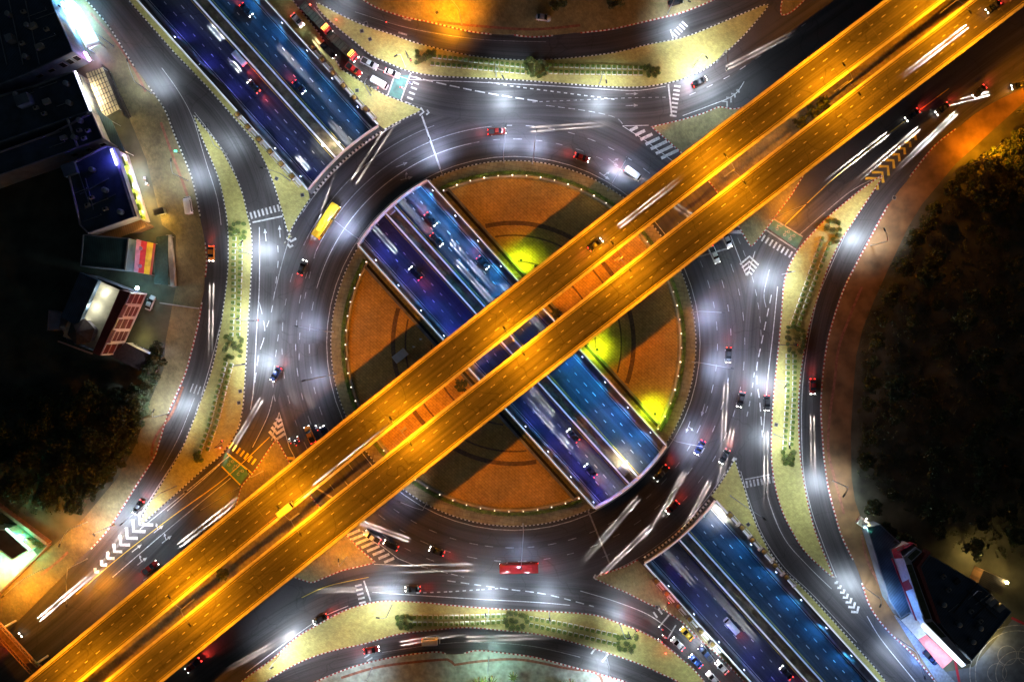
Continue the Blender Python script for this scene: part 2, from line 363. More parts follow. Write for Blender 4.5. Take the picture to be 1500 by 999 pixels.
def kerb(parent, pts, closed, cols, z=.17, w=.3, step=.6):
    p = resample(pts, step, closed)
    if len(p) % 2 and closed: p = resample(pts, step*len(p)/(len(p)+1.0), closed)
    if closed and area2(p) < 0: p = p[::-1]
    ns = norms(p, closed); n = len(p); m = MB()
    for i in range(n if closed else n-1):
        a, b = p[i], p[(i+1) % n]; na, nb = ns[i], ns[(i+1) % n]
        o = .015; A0, B0 = a - na*o, b - nb*o; A1, B1 = a + na*w, b + nb*w
        vs = [Vector((q.x, q.y, zz)) for zz in (0, z) for q in (A0, B0, B1, A1)]
        m.add(vs, [(4,5,6,7), (0,1,5,4), (2,3,7,6)], i % 2)
    return m.build('kerb', cols, parent)
KWB, KWR = [M_KW, M_KB], [M_KW, M_KR]
def island(name, pts, cols, matl=None, k=4, z=.15, sm=True):
    q = [v.to_3d() for v in smooth(pts, k, True)] if sm else [Vector((p[0], p[1], 0)) for p in pts]
    q = [P(v.x, v.y) for v in q]; q = resample(q, 1.2, True)
    m = MB(); m.prism(q, 0, z); o = struct(name, m, matl or M_PAVE)
    if cols: kerb(o, q, True, cols)
    return o, q
W_ISL = [(283,168),(293,197),(307,230),(320,263),(328,297),(333,330),(334,366),(333,400),(328,443),(320,493),(310,540),(295,583),(280,623),(263,663),(233,713),(213,745),(204,769),
 (213,764),(233,746),(267,716),(300,686),(325,666),(348,632),(356,600),(359,566),(362,520),(365,466),(368,416),(370,366),(368,333),(363,313),(357,287),(347,260),(333,233),(320,210),(300,187)]
N_ISL = [(464,4),(470,20),(500,47),(520,63),(543,82),(567,93),(597,105),(633,112),(683,115),(750,118),(817,123),(883,128),(933,129),(967,125),(1000,117),(1037,100),(1067,75),(1090,53),(1110,30),(1126,6),
 (1083,22),(1040,40),(1000,55),(950,65),(900,77),(833,85),(767,88),(700,83),(650,73),(610,63),(573,50),(533,37),(500,22)]
E_ISL = [(1293,257),(1267,273),(1233,300),(1207,323),(1173,360),(1157,386),(1148,413),(1145,446),(1142,483),(1137,533),(1133,573),(1130,616),(1129,663),(1132,696),(1138,726),(1147,753),(1160,779),(1177,806),(1200,829),(1222,847),
 (1218,836),(1207,809),(1193,773),(1183,733),(1177,699),(1172,663),(1170,600),(1173,550),(1180,506),(1187,473),(1200,430),(1213,393),(1230,356),(1247,330),(1260,310),(1280,280)]
S_ISL = [(500,895),(533,884),(567,879),(617,881),(667,886),(733,891),(800,894),(867,899),(900,909),(940,924),(973,943),(1000,965),(1020,983),(1045,1015),(1070,1060),(1030,1025),(1000,1002),(967,986),(933,971),(883,954),(833,939),(783,928),(733,923),(683,919),(633,923),(583,929),(533,943),(500,950),(467,959),(433,973),(393,996),(340,1030),(300,1060),(330,1020),(360,992),(400,963),(433,933),(467,913)]
isl_w, _ = island('traffic_island', W_ISL, KWB); isl_n, _ = island('traffic_island', N_ISL, KWB)
isl_e, _ = island('traffic_island', E_ISL, KWR); isl_s, _ = island('traffic_island', S_ISL, KWR)
# wedges beside the underpass ramps
def along(n, s0, s1, k=12): return [((s0+(s1-s0)*i/k)*.6692 + n*.7431, (s0+(s1-s0)*i/k)*.7431 - n*.6692) for i in range(k+1)]
def rarc(r, a0, a1, k=10): return [(RC[0] + r*math.cos(R(a0+(a1-a0)*i/k)), RC[1] + r*math.sin(R(a0+(a1-a0)*i/k))) for i in range(k+1)]
def pang(x, y): return math.degrees(math.atan2(y-RC[1], x-RC[0])) % 360
a_nw0, a_nw1 = pang(450, 280), pang(553, 185); a_se0, a_se1 = pang(945, 825), pang(1045, 737)
wedge_nw = along(NL-1.5, S0, circ(NL-1.5, RO, -1)) + rarc(RO-9, a_nw0-1, a_nw0-13, 8) + [(428,347),(421,336),(414,310),(403,273),(390,240),(373,207),(350,180),(305,128),(255,76),(192,4),(140,-60),(0,-230)]
wedge_ne = along(NR+1.5, S0, circ(NR+1.5, RO, -1))[::-1] + [(352,-90),(400,-30),(427,0),(467,50),(500,103),(533,123),(563,140),(597,153),(617,161)] + rarc(RO-9, pang(613,171), a_nw1+1, 6)
wedge_se = along(NR+1.5, S1, circ(NR+1.5, RO, 1)) + rarc(RO-9, a_se1-1, pang(1072,676), 8) + [(1076,674),(1082,693),(1090,716),(1098,746),(1110,776),(1127,809),(1147,836),(1167,853),(1187,873),(1217,906),(1250,943),(1277,973),(1293,993),(1400,1110),(1500,1215)]
wedge_sw = along(NL-1.5, circ(NL-1.5, RO, 1), S1)[::-1] + [(1150,1070),(1093,1000),(1060,965),(1023,933),(1000,910),(975,893),(950,883),(917,866),(890,855),(872,846),(884,841)] + rarc(RO-9, pang(917,829), a_se0+1, 6)
def wisland(pts, cols):
    q = [P(*p) for p in pts]; m = MB(); m.prism(q, 0, .15); o = struct('traffic_island', m, M_SIDE if cols is KWR else M_PAVE); return o
for w_, ks, cols in ((wedge_nw, (13, 99), KWB), (wedge_ne, (13, 99), KWB), (wedge_se, (13, 99), KWB), (wedge_sw, (13, 99), KWR)):
    o = wisland(w_, cols); kerb(o, [P(*p) for p in w_[ks[0]:]], False, cols)
# bollard-like painted kerbs on the two bridges over the ramps
bk = MB().build('bridge_footway', M_PAVE) if False else None
for a0, a1 in ((a_nw0, a_nw1), (a_se0, a_se1)):
    m = MB(); b0 = [ring(RO-9, a0+(a1-a0)*i/30) for i in range(31)]; b1 = [ring(RO-1, a0+(a1-a0)*i/30) for i in range(31)]
    m.prism(b0 + b1[::-1], 0, .16); o = struct('footway', m, M_CONCD); kerb(o, b0[::-1], False, [M_COPE, M_KB], .5, .45, .62)
# medians under the viaduct
ne_med = [(953,186),(975,181),(1000,175),(1030,166),(1053,156),(1075,160),(1120,150),(1300,35),(1500,-85),(1700,-200),(1700,-130),(1500,-20),(1300,108),(1215,195),(1160,286),(1147,303),(1125,333),(1112,350),(1100,363),(1092,351)] + rarc(371, pang(1080,333), pang(997,222)-360*(pang(997,222) < 180), 10) + [(973,203)]
sw_med = [(404,643),(392,660),(374,687),(353,712),(345,742),(250,850),(100,972),(-150,1175),(-150,1280),(100,1080),(250,955),(420,842),(457,854),(500,836),(543,826),(551,823),(527,803)] + rarc(371, pang(507,786), pang(424,679), 10) + [(409,648)]
for pts in (ne_med, sw_med):
    island('traffic_island', pts, KWR, M_SIDE, sm=False)
# central plazas
def seg(r, n, sg, k=60):           # circle segment on the far side of the underpass edge n
    a0 = pang(*[v for v in ((circ(n, r, -1)*.6692 + n*.7431), (circ(n, r, -1)*.7431 - n*.6692))]); a1 = pang((circ(n, r, 1)*.6692 + n*.7431), (circ(n, r, 1)*.7431 - n*.6692))
    if sg > 0: a1 = a1 + 360 if a1 < a0 else a1
    else: a1 = a1 - 360 if a1 > a0 else a1
    return rarc(r, a0, a1, k)
plaza_objs = []
for n, sg in ((NR+1.5, 1), (NL-1.5, -1)):
    q = [P(*p) for p in seg(RI, n, sg)]; m = MB(); m.prism(q, 0, .15); o = struct('central_island', m, M_STRIPPAVE); kerb(o, q, False, KWB) if sg < 0 else kerb(o, q[::-1], False, KWB)
    n2 = n + sg*13; q = [P(*p) for p in seg(240, n2, sg)]; m = MB(); m.prism(q, .15, .19); struct('plaza', m, M_PLAZA)
    # darker inlaid rings in the plaza paving
    m = MB()
    for r0, w_ in ((176, 1.3), (158, .5), (120, .5)):
        try: m.strip([P(*p) for p in seg(r0, n2 + sg*4, sg, 48)], w_, .196)
        except ValueError: pass
    struct('paving_ring', m, mat('ring_paver', (.13, .075, .04), .8, var=.4))
# outer pavements and land
pave_w_k1 = [(60,-90),(100,-30),(125,0),(157,37),(180,73),(197,100)]; pave_w_mid = [(217,127)]
pave_w_k2 = [(217,127),(240,160),(253,193),(267,227),(280,260),(288,293),(293,320)]; pave_w_k3 = [(300,356),(302,383),(300,406)]
pave_w_k4 = [(295,443),(290,473),(282,506),(273,540),(263,566),(248,600),(240,623),(230,656),(223,673),(200,709),(177,746),(157,776),(133,803)]
pave_w_k5 = [(112,822),(100,836),(43,893),(7,928),(-100,1030)]
left_edge = pave_w_k1 + [(208,113)] + pave_w_k2 + [(297,338)] + pave_w_k3 + [(299,425)] + pave_w_k4 + pave_w_k5
def land(edge, far, inner, kerbs, cols, paving, soil):
    e = [P(v.x, v.y) for v in smooth(edge, 4)]
    m = MB(); m.prism(e + [P(*p) for p in inner][::-1], 0, .15); o = struct('pavement', m, paving)
    for ki, kk in enumerate(kerbs): kerb(o, [P(v.x, v.y) for v in smooth(kk, 5)], False, KWB if (kk is pave_w_k1 or kk is pave_w_k2) else cols, step=.62, w=.34)
    m = MB(); m.poly([P(*p) for p in inner] + [P(*p) for p in far], .13); struct('ground', m, soil)
    return o
in_w = [(40,-90),(85,0),(120,55),(165,110),(188,170),(215,235),(238,330),(258,345),(258,420),(243,500),(240,540),(215,600),(200,650),(172,700),(122,760),(77,800),(0,872),(-120,985)]
M_VERGE = mat('brown_verge', (.17,.095,.04), .9, var=.5, scale=.2, bump=.3, detail=10)
M_FIELD = mat('dark_field', (.075, .075, .05), .95, var=.6, scale=.15, bump=.4, detail=10)
pave_w = land(left_edge, [(-900,985),(-900,-400),(0,-400)], in_w, (pave_w_k1, pave_w_k2, pave_w_k3[::1], pave_w_k4), KWR, M_SIDE2, M_FIELD)
e_k1 = [(1400,190),(1367,217),(1333,260)]; e_k2 = [(1302,300),(1287,327),(1277,346),(1257,383),(1237,423),(1223,463),(1213,500),(1207,540),(1203,593),(1205,633),(1207,663),(1208,673),(1213,709),(1222,746),(1233,783),(1250,819)]
e_k3 = [(1263,853),(1273,883),(1287,906),(1307,929),(1333,953),(1367,993),(1420,1060)]
right_edge = [(1640,40),(1560,90),(1500,128),(1460,148),(1430,166)] + e_k1 + [(1318,278)] + e_k2 + [(1257,836)] + e_k3
in_e = [(1640,60),(1560,105),(1500,150),(1450,195),(1400,240),(1350,300),(1330,333),(1300,396),(1280,440),(1263,483),(1254,520),(1250,566),(1246,633),(1247,699),(1252,733),(1267,776),(1277,816),(1290,846),(1303,886),(1330,925),(1400,1000),(1450,1060)]
pave_e = land(right_edge, [(1500,1300),(2400,1300),(2400,40)], in_e, (e_k1[::-1], e_k2[::-1], e_k3[::-1]), KWR, M_VERGE, M_FIELD)
n_edge = [(470,-60),(533,0),(583,22),(633,33),(683,45),(720,50),(738,51),(753,51),(780,54),(810,52),(830,50),(850,48),(893,43),(930,35),(973,25),(1000,18),(1040,2),(1110,-30)]
in_n = [(560,-60),(1040,-60)]
m = MB(); m.prism([P(v.x, v.y) for v in smooth(n_edge, 4)] + [P(1110,-200), P(470,-200)], 0, .15); pave_n = struct('pavement', m, M_SIDE)
for a, b in ((0, 6), (7, 10), (11, 18)): kerb(pave_n, [P(v.x, v.y) for v in smooth(n_edge[a:b], 5)][::-1], False, KWR, w=.34, step=.62)
m = MB(); m.prism([P(v.x, v.y) for v in smooth([(1143,20),(1150,23),(1163,16),(1185,-4),(1230,-40),(1180,-40),(1148,-5)], 4, True)], 0, .15); o = struct('traffic_island', m, M_SIDE); kerb(o, [P(v.x, v.y) for v in smooth([(1143,20),(1150,23),(1163,16),(1185,-4),(1230,-40),(1180,-40),(1148,-5)], 4, True)], True, KWR)
s_edge = [(380,1050),(430,1015),(500,983),(550,968),(600,959),(640,955),(653,958),(680,957),(700,953),(733,956),(783,963),(833,976),(883,989),(930,1005),(1000,1045)]
m = MB(); m.prism([P(v.x, v.y) for v in smooth(s_edge, 4)] + [P(1000,1300), P(380,1300)], 0, .15); pave_s = struct('pavement', m, mat('pale_teal_paving', (.30, .33, .27), .7, var=.4, scale=.6, detail=10))
for a, b in ((0, 7), (7, 15)): kerb(pave_s, [P(v.x, v.y) for v in smooth(s_edge[a:b], 5)], False, KWR, w=.34, step=.62)
# red inlaid bands in the pavements
m = MB()
for pts in ([(133,20),(170,62),(195,98),(214,135)],[(236,180),(252,225),(266,262),(277,293)],[(268,566),(252,606),(228,640),(222,668)],[(1262,420),(1242,470),(1228,510),(1222,560),(1215,610),(1213,660),(1222,700),(1236,752)],[(1262,783),(1270,820),(1285,850),(1302,888)],
            [(500,992),(560,975),(655,965),(662,973),(700,968),(760,965),(830,978),(872,984),(883,999)],[(640,33),(700,39),(780,44),(850,38)],[(60,842),(85,822),(100,808)]):
    m.strip(resample([P(v.x, v.y) for v in smooth(pts, 5)], 2), .75, .156)
struct('red_paving_band', m, M_RED)

# ------------------------------------------------------------------ underpass
ss = [S0 + (S1-S0)*i/150 for i in range(151)]
def tl(n, dz=0): return [TR(s, n, tz(s)) + Vector((0, 0, dz)) for s in ss]
m = MB(); m.strip(tl(218.5), 33, 0, 0, uv=True, keepz=True); struct('underpass_road', m, M_UNDER)
for n, nm, sh, sd in ((NL, 'left', 154.4, -1), (NR, 'right', 282.6, 1)):
    t = thing('retaining_wall', 'concrete retaining wall with pale coping along the %s side of the sunken road' % ('lower left' if sd < 0 else 'upper right'), 'wall', None)
    m = MB(); g = [TR(s, n) for s in ss]; zz = [tz(s) - .3 for s in ss]
    vs = [Vector((p.x, p.y, z)) for p, z in zip(g, zz)] + [Vector((p.x, p.y, -.02)) for p in g]; k = len(g)
    m.add(vs, [(i, i+1, k+i+1, k+i) for i in range(k-1)]); m.build('wall', M_CONCD, t)
    for s0, s1 in ((S0, circ(n, RO, -1)), (circ(n, RI, -1), circ(n, RI, 1)), (circ(n, RO, 1), S1)):
        m = MB(); m.ribbon([TR(s0 + (s1-s0)*i/40, n + sd*1.2) for i in range(41)], .5, 0, .85); m.build('coping', M_COPE, t); m = MB(); m.ribbon([TR(s0 + (s1-s0)*i/40, n + sd*.2) for i in range(41)], .16, .86, .93); m.build('glow_strip', M_COPEGLOW, t)  # the glowing strip is added to stand for the lit coping top
    m = MB(); m.ribbon(tl(sh), 1.9, 0, .9); m.build('ledge', M_CONCD, t)
    e = 159.0 if sd < 0 else 277.8
    m = MB(); m.ribbon(tl(e), .3, 0, 1.15); m.build('crash_barrier', M_CONC, t)
    m = MB()
    for dz in (1.5, 1.75): m.tube(tl(e + sd*1.2, dz)[::3], .05, 4)
    m.build('handrail', M_STEEL, t)
t = thing('median_barrier', 'twin white barrier with planting between the two sunken carriageways', 'barrier')
for n in (210.8, 226.8):
    m = MB(); m.ribbon(tl(n), .55, 0, .95); m.build('barrier_wall', M_COPE, t); m = MB(); m.ribbon(tl(n), .14, .955, 1.0); m.build('glow_strip', M_COPEGLOWB if n > 215 else M_COPEGLOW, t)  # glowing strips added to draw the bright lines along the barriers
m = MB(); m.ribbon(tl(218.8), 2.4, 0, .45); m.build('soil_bed', mat('median_soil', (.16, .13, .09), .95, var=.6, scale=.35, bump=.5, detail=10), t)
for s_, lab in ((612, 'upper'), (1121, 'lower')):
    p = TR(s_, 218.8, -6); m = MB(); rz = -R(48)
    m.box(p + Vector((0,0,1.0)), (2.6, 1.9, 2.0), rz); m.box(p + Vector((0,0,2.1)), (2.9, 2.2, .2), rz, 0); m.box(p + Vector((.6,-.5,2.3)), (.6,.6,.3), rz, 1)
    o = m.build('pump_housing', [M_CONC, M_STEEL]); tag(o, 'beige concrete pump box on the underpass median at the %s end of the central opening' % lab, 'pump housing')
# parapets on the bridge edges
for kx, lab, r_ in (('nw', 'beige outer parapet of the roundabout bridge above the upper left ramp', RO-1.2), ('cn', 'pale parapet on the inner roundabout edge at the upper end of the central opening', RI+1.4), ('cs', 'pale parapet on the inner roundabout edge at the lower end of the central opening', RI+1.4), ('se', 'beige outer parapet of the roundabout bridge above the lower right ramp', RO-1.2)):
    a = [ang(p) for p in (ARCS[kx][0], ARCS[kx][-1])]; d = (a[1]-a[0] + 540) % 360 - 180
    t = thing('bridge_parapet', lab, 'parapet')
    q = [ring(r_, a[0] + d*i/40) for i in range(41)]; m = MB(); m.ribbon(q, .55, 0, .95); m.build('parapet_wall', M_COPE, t); m = MB(); m.ribbon(q, .16, .955, 1.0); m.build('glow_strip', mat('pink_glow', (.5,.4,.42), .4, var=0, emit=(1,.8,.86), es=.5), t)  # pink glowing strip added for the bright parapet edge
    m = MB(); m.tube([p + Vector((0,0,1.3)) for p in q], .06, 5)
    for p in q[::4]: m.tube([p + Vector((0,0,.95)), p + Vector((0,0,1.3))], .05, 4)
    m.build('handrail', M_STEEL, t)

# ------------------------------------------------------------------ painted markings
MK = {'w': MB(), 'f': MB(), 'y': MB(), 'g': MB()}
def mark(key, pts, w, dash=None, gap=None, z=.045, raw=False, sm=True):
    if not raw: pts = [P(v.x, v.y) for v in (smooth(pts, 6) if sm else [Vector((p[0], p[1])) for p in pts])]
    kz = raw
    if dash is None: MK[key].strip(resample(pts, 1.5), w, z, keepz=kz); return
    q = resample(pts, .5); L = 0.0; cur = []
    per = dash + gap
    for a, b in zip(q, q[1:]):
        ph = L % per
        if ph < dash: cur = cur or [a]; cur.append(b)
        elif cur: MK[key].strip(cur, w, z, keepz=kz); cur = []
        L += (b-a).length
    if cur: MK[key].strip(cur, w, z, keepz=kz)
def rmark(key, r, a0, a1, w=.2, dash=None, gap=None):
    mark(key, [ring(r, a0 + (a1-a0)*i/60) for i in range(61)], w, dash, gap, .03, raw=True)
rmark('w', 273.5, 0, 360, .22)
rmark('w', 299, 196, 258, .2); rmark('f', 299, 258, 330, .2, 2.2, 4); rmark('f', 299, 100, 196, .2, 2.2, 4); rmark('f', 299, -30, 60, .2, 2.2, 4); rmark('f', 299, 60, 100, .2, 2.2, 4)
rmark('f', 319, 205, 262, .2); rmark('f', 319, 262, 330, .2, 2.2, 4); rmark('f', 319, -30, 100, .2, 2.2, 5); rmark('f', 319, 100, 200, .2, 2.2, 5)
rmark('f', 339, 205, 250, .16); rmark('f', 339, -20, 70, .18, 2.2, 5); rmark('f', 339, 110, 200, .18, 2.2, 5)
rmark('w', 363, 212, 243, .16); rmark('f', 363, 31, 66, .16); rmark('f', 363, 325, 360, .16, 2, 2)
# stop lines across the ring
for p, q in (((618,170),(645,248)), ((855,732),(893,825)), ((508,742),(440,700)), ((1010,380),(1070,363))): mark('f' if p[0] != 618 else 'w', [p, q], .5, sm=False)
for e in MK: pass
# edge and lane lines on the feeder roads
for key, pts, w, d, g in [
 ('w', [(380,333),(380,416),(376,483),(372,563),(367,600)], .25, None, 0), ('w', [(380,443),(388,486),(379,520),(373,563)], .22, 3.2, 2),
 ('w', [(407,360),(407,390),(398,455),(388,486)], .2, 2, 2.4), ('f', [(408,490),(400,560),(406,600)], .2, 2, 2.4), ('f', [(470,340),(450,420),(440,480),(438,540)], .18, 2, 4), ('f', [(423,352),(412,390),(400,440)], .2, None, 0),
 ('w', [(237,100),(262,135),(283,175),(300,232),(318,290),(324,330)], .16, None, 0), ('f', [(270,250),(288,310),(298,350)], .14, None, 0), ('w', [(285,165),(330,225),(350,270)], .13, None, 0),
 ('w', [(332,420),(324,470),(308,535),(296,575)], .2, None, 0), ('f', [(285,583),(262,640),(235,690)], .16, None, 0), ('w', [(292,590),(270,650),(228,718),(205,755)], .3, None, 0),
 ('w', [(245,748),(300,700),(322,680)], .22, None, 0), ('w', [(205,775),(270,722),(335,668)], .2, None, 0), ('w', [(165,845),(250,772),(338,700)], .18, None, 0), ('y', [(112,870),(170,820),(250,758),(330,700),(395,640)], .2, None, 0), ('f', [(210,850),(290,790),(345,735)], .2, None, 0), ('w', [(370,655),(392,610),(400,580)], .18, None, 0),
 ('w', [(600,117),(650,119),(700,121),(800,126),(880,131),(935,133),(975,127)], .22, None, 0), ('w', [(600,112),(660,126),(720,138),(790,149)], .36, 2.9, 1), ('w', [(715,121),(760,128),(830,137),(900,146)], .32, 1.1, .9),
 ('f', [(780,150),(850,147),(920,144),(975,143)], .22, 1, 1), ('f', [(800,155),(860,163),(900,172),(912,182)], .2, 2, 1), ('w', [(906,185),(980,140),(1000,118)], .0001, None, 0),
 ('w', [(855,91),(930,77),(1000,60),(1060,38),(1110,14)], .16, None, 0), ('w', [(505,28),(570,55),(640,76),(720,90),(830,90)], .16, None, 0), ('f', [(520,18),(600,42),(700,58),(800,62)], .14, None, 0),
 ('w', [(1000,170),(1040,155),(1075,140),(1090,120)], .2, None, 0), ('f', [(1010,140),(1080,105),(1180,35)], .2, 2, 3.5), ('w', [(460,12),(500,60),(540,95),(600,117)], .16, None, 0),
 ('w', [(1139,420),(1132,490),(1124,560),(1118,633)], .25, None, 0), ('w', [(1130,432),(1116,500),(1108,545),(1113,590),(1117,640)], .3, 2.4, 1.6), ('f', [(1105,545),(1100,580),(1094,610)], .25, 1.5, 1.3), ('f', [(1127,395),(1119,430),(1122,450)], .2, None, 0),
 ('w', [(1240,340),(1215,395),(1197,440),(1184,500),(1176,560),(1174,620),(1177,690),(1188,745),(1206,797),(1225,845)], .16, None, 0), ('w', [(1250,945),(1235,925),(1215,890),(1190,862)], .0001, None, 0),
 ('w', [(1120,700),(1128,740),(1150,790),(1185,830),(1218,862)], .16, None, 0), ('w', [(1085,690),(1098,735),(1118,785),(1150,832),(1190,870),(1255,940)], .16, None, 0), ('f', [(1120,667),(1123,720),(1140,770)], .14, None, 0),
 ('w', [(1270,902),(1290,935),(1330,985),(1345,1003)], .2, None, 0), ('y', [(1150,330),(1210,272),(1290,205),(1390,130)], .18, None, 0), ('f', [(1170,345),(1240,285),(1280,262)], .2, None, 0),
 ('w', [(545,867),(620,872),(700,877),(790,882),(835,886)], .22, None, 0), ('w', [(610,868),(660,866),(735,861)], .32, 1, .9), ('w', [(655,850),(740,862),(800,870),(870,888)], .3, 2.4, 1.4), ('w', [(850,865),(900,880),(950,900),(985,925)], .2, None, 0), ('f', [(600,825),(640,835),(680,845)], .2, 2, 1),
 ('w', [(500,942),(560,928),(620,918),(683,914),(740,917),(810,930),(880,951),(960,981)], .2, None, 0), ('f', [(560,955),(640,943),(700,940),(780,946),(850,962)], .16, None, 0), ('w', [(360,985),(420,940),(470,905),(510,887)], .2, None, 0), ('y', [(442,875),(480,858),(540,845)], .16, None, 0), ('f', [(640,770),(600,735),(590,722)], .0001, None, 0)]:
    if w > .001: mark(key, pts, w, d, g)
def crosswalk(a, b, n, L, w=.55, key='w'):         # stripes from a to b, each L metres long across the walk line
    A, B = P(*a), P(*b); t = (B-A).normalized(); q = Vector((-t.y, t.x, 0))
    for i in range(n):
        c = A.lerp(B, i/(n-1)); MK[key].strip([c - q*L/2, c + q*L/2], w, .05)
crosswalk((368,316),(408,305), 8, 2); mark('w', [(370,326),(414,317)], .45, sm=False)
crosswalk((338,652),(372,676), 7, 2, .6, 'y'); mark('y', [(333,664),(368,692)], .4, sm=False); mark('y', [(325,683),(352,710)], .35, sm=False)
crosswalk((992,127),(986,170), 8, 1.9); mark('w', [(979,124),(984,170)], .45, sm=False)
crosswalk((1118,349),(1158,373), 8, 2); mark('f', [(1122,337),(1166,366)], .4, sm=False); mark('f', [(1133,321),(1176,347)], .35, sm=False)
crosswalk((1094,709),(1132,702), 8, 2, .55, 'f'); mark('f', [(1091,702),(1128,695)], .35, sm=False)
crosswalk((525,857),(531,882), 5, 2); mark('w', [(533,850),(543,880)], .45, sm=False)
crosswalk((281,568),(297,574), 4, 2.6, .35, 'f'); crosswalk((538,960),(548,975), 4, 2, .4, 'f'); crosswalk((988,52),(1003,36), 5, 2.2); mark('w', [(982,44),(986,57)], .4, sm=False); crosswalk((596,29),(590,50), 2, 2.6, .5, 'f')
crosswalk((612,115),(598,152), 6, 1.9); crosswalk((960,900),(974,890), 3, 2, .5)
mark('w', [(602,107),(587,148)], .4, sm=False); mark('w', [(577,114),(568,140)], .4, sm=False); mark('w', [(980,900),(966,917)], .4, sm=False); mark('w', [(990,915),(978,935)], .4, sm=False); crosswalk((872,949),(888,961), 2, 4, .5); crosswalk((370,1),(371,2), 2, .01, .01)
for q in ([(577,112),(600,110),(588,147),(570,140)], [(330,662),(367,690),(352,709),(324,683)], [(1124,334),(1167,364),(1176,348),(1133,320)]):
    MK['g'].poly([P(*p) for p in q], .036)
def bike(x, y, a, s=1.6):
    c = P(x, y); t = Vector((math.cos(a), math.sin(a), 0)); q = Vector((-t.y, t.x, 0))
    for k in (-.45, .45):
        cc = c + t*k*s; MK['f'].strip([cc + Vector((math.cos(u*.785), math.sin(u*.785), 0))*.33*s*.75 for u in range(9)], .14, .05)
    MK['f'].strip([c - t*.45*s, c + q*.3*s, c + t*.45*s], .14, .052); MK['f'].strip([c + q*.3*s, c + q*.5*s + t*.2], .14, .054)
for x, y in ((338,678),(345,684),(352,692),(1141,333),(1152,342),(1160,348)): bike(x, y, R(40))
def chevrons(a, b, w0, w1, n, key='w', th=.7, half=False):
    A, B = P(*a), P(*b); t = (B-A).normalized(); q = Vector((-t.y, t.x, 0))
    for i in range(n):
        f = (i+.5)/n; c = A.lerp(B, f); w = (w0 + (w1-w0)*f)*S/2
        if half: MK[key].strip([c - q*w - t*w*.6, c + q*w + t*w*.6], th, .05); continue
        MK[key].strip([c - q*w - t*w*.9, c, c + q*w - t*w*.9], th, .05)
chevrons((1280,266),(1345,196), 26, 7, 8, 'y', .8); chevrons((210,763),(135,842), 30, 7, 8, 'w', .9); chevrons((409,612),(404,648), 5, 26, 4, 'w', .9); chevrons((1097,402),(1098,372), 6, 30, 4, 'w', .55)
chevrons((1223,850),(1258,900), 4, 14, 7, 'w', .7); chevrons((427,350),(424,366), 16, 5, 2, 'w', .7); chevrons((882,843),(866,846), 14, 5, 2, 'w', .6); chevrons((617,164),(632,166), 14, 5, 2, 'w', .5); chevrons((1076,674),(1074,668), 9, 4, 1)
chevrons((988,228),(924,186), 30, 9, 7, 'w', .9, True); chevrons((512,778),(574,823), 22, 13, 8, 'w', .8, True); chevrons((1082,345),(1070,325), 24, 30, 2, 'w', 1., True); chevrons((417,665),(432,690), 16, 26, 2, 'y', .9, True); chevrons((1062,152),(1085,130), 14, 4, 4, 'f', .5)
for pts in ([(912,185),(945,206),(985,236)], [(912,185),(950,184)], [(530,777),(584,818),(604,826)], [(548,826),(604,828)], [(1093,404),(1070,345)], [(409,604),(424,655),(438,682)], [(409,604),(398,645)], [(1095,404),(1106,368)]): mark('w', pts, .2, sm=False)
def arrow(x, y, a, L=3.4, turn=0, key='w'):
    c = P(x, y); t = Vector((math.cos(a), math.sin(a), 0)); q = Vector((-t.y, t.x, 0))
    MK[key].strip([c - t*L/2, c + t*L*.2], .22, .05); h = c + t*L*.2
    MK[key].add([v + Vector((0,0,.052)) for v in (h - q*.5, h + t*1.3, h + q*.5)], [(0,1,2)])
    if turn:
        e = c + q*turn*1.1 + t*.3; MK[key].strip([c - t*.2, e], .2, .055)
        MK[key].add([v + Vector((0,0,.057)) for v in (e - t*.45, e + q*turn*.8 + t*.3, e + t*.45)], [(0,1,2)] if turn < 0 else [(2,1,0)])
for x, y, dg, tn, k in ((389,345,96,0,'w'),(410,340,93,0,'w'),(398,690,150,0,'f'),(232,775,38,1,'w'),(244,790,38,1,'w'),(208,822,38,1,'w'),(200,803,38,0,'w'),(925,138,2,0,'f'),(925,155,2,0,'f'),(595,262,15,1,'f'),(588,242,22,0,'f'),(885,258,-35,1,'w'),(898,238,-38,1,'f'),(1008,625,-110,1,'w'),(965,400,0,0,'f'),(1030,600,-105,0,'f')):
    arrow(x, y, R(dg), turn=tn, key=k)
# underpass lines
for n, key, d in ((162, 'w', 0), (275, 'w', 0), (207.2, 'y', 0), (230.4, 'y', 0), (176.5, 'w', 1), (191.5, 'w', 1), (245.5, 'w', 1), (260.3, 'w', 1)):
    mark(key, tl(n), .16 if not d else .2, 1.2 if d else None, 2.9, .012, raw=True)
for k, nm, mt in (('w', 'white_marking', M_WHITE), ('f', 'worn_marking', M_FAINT), ('y', 'yellow_marking', M_YELLOW), ('g', 'painted_box', M_GREENBOX)): struct(nm, MK[k], mt)

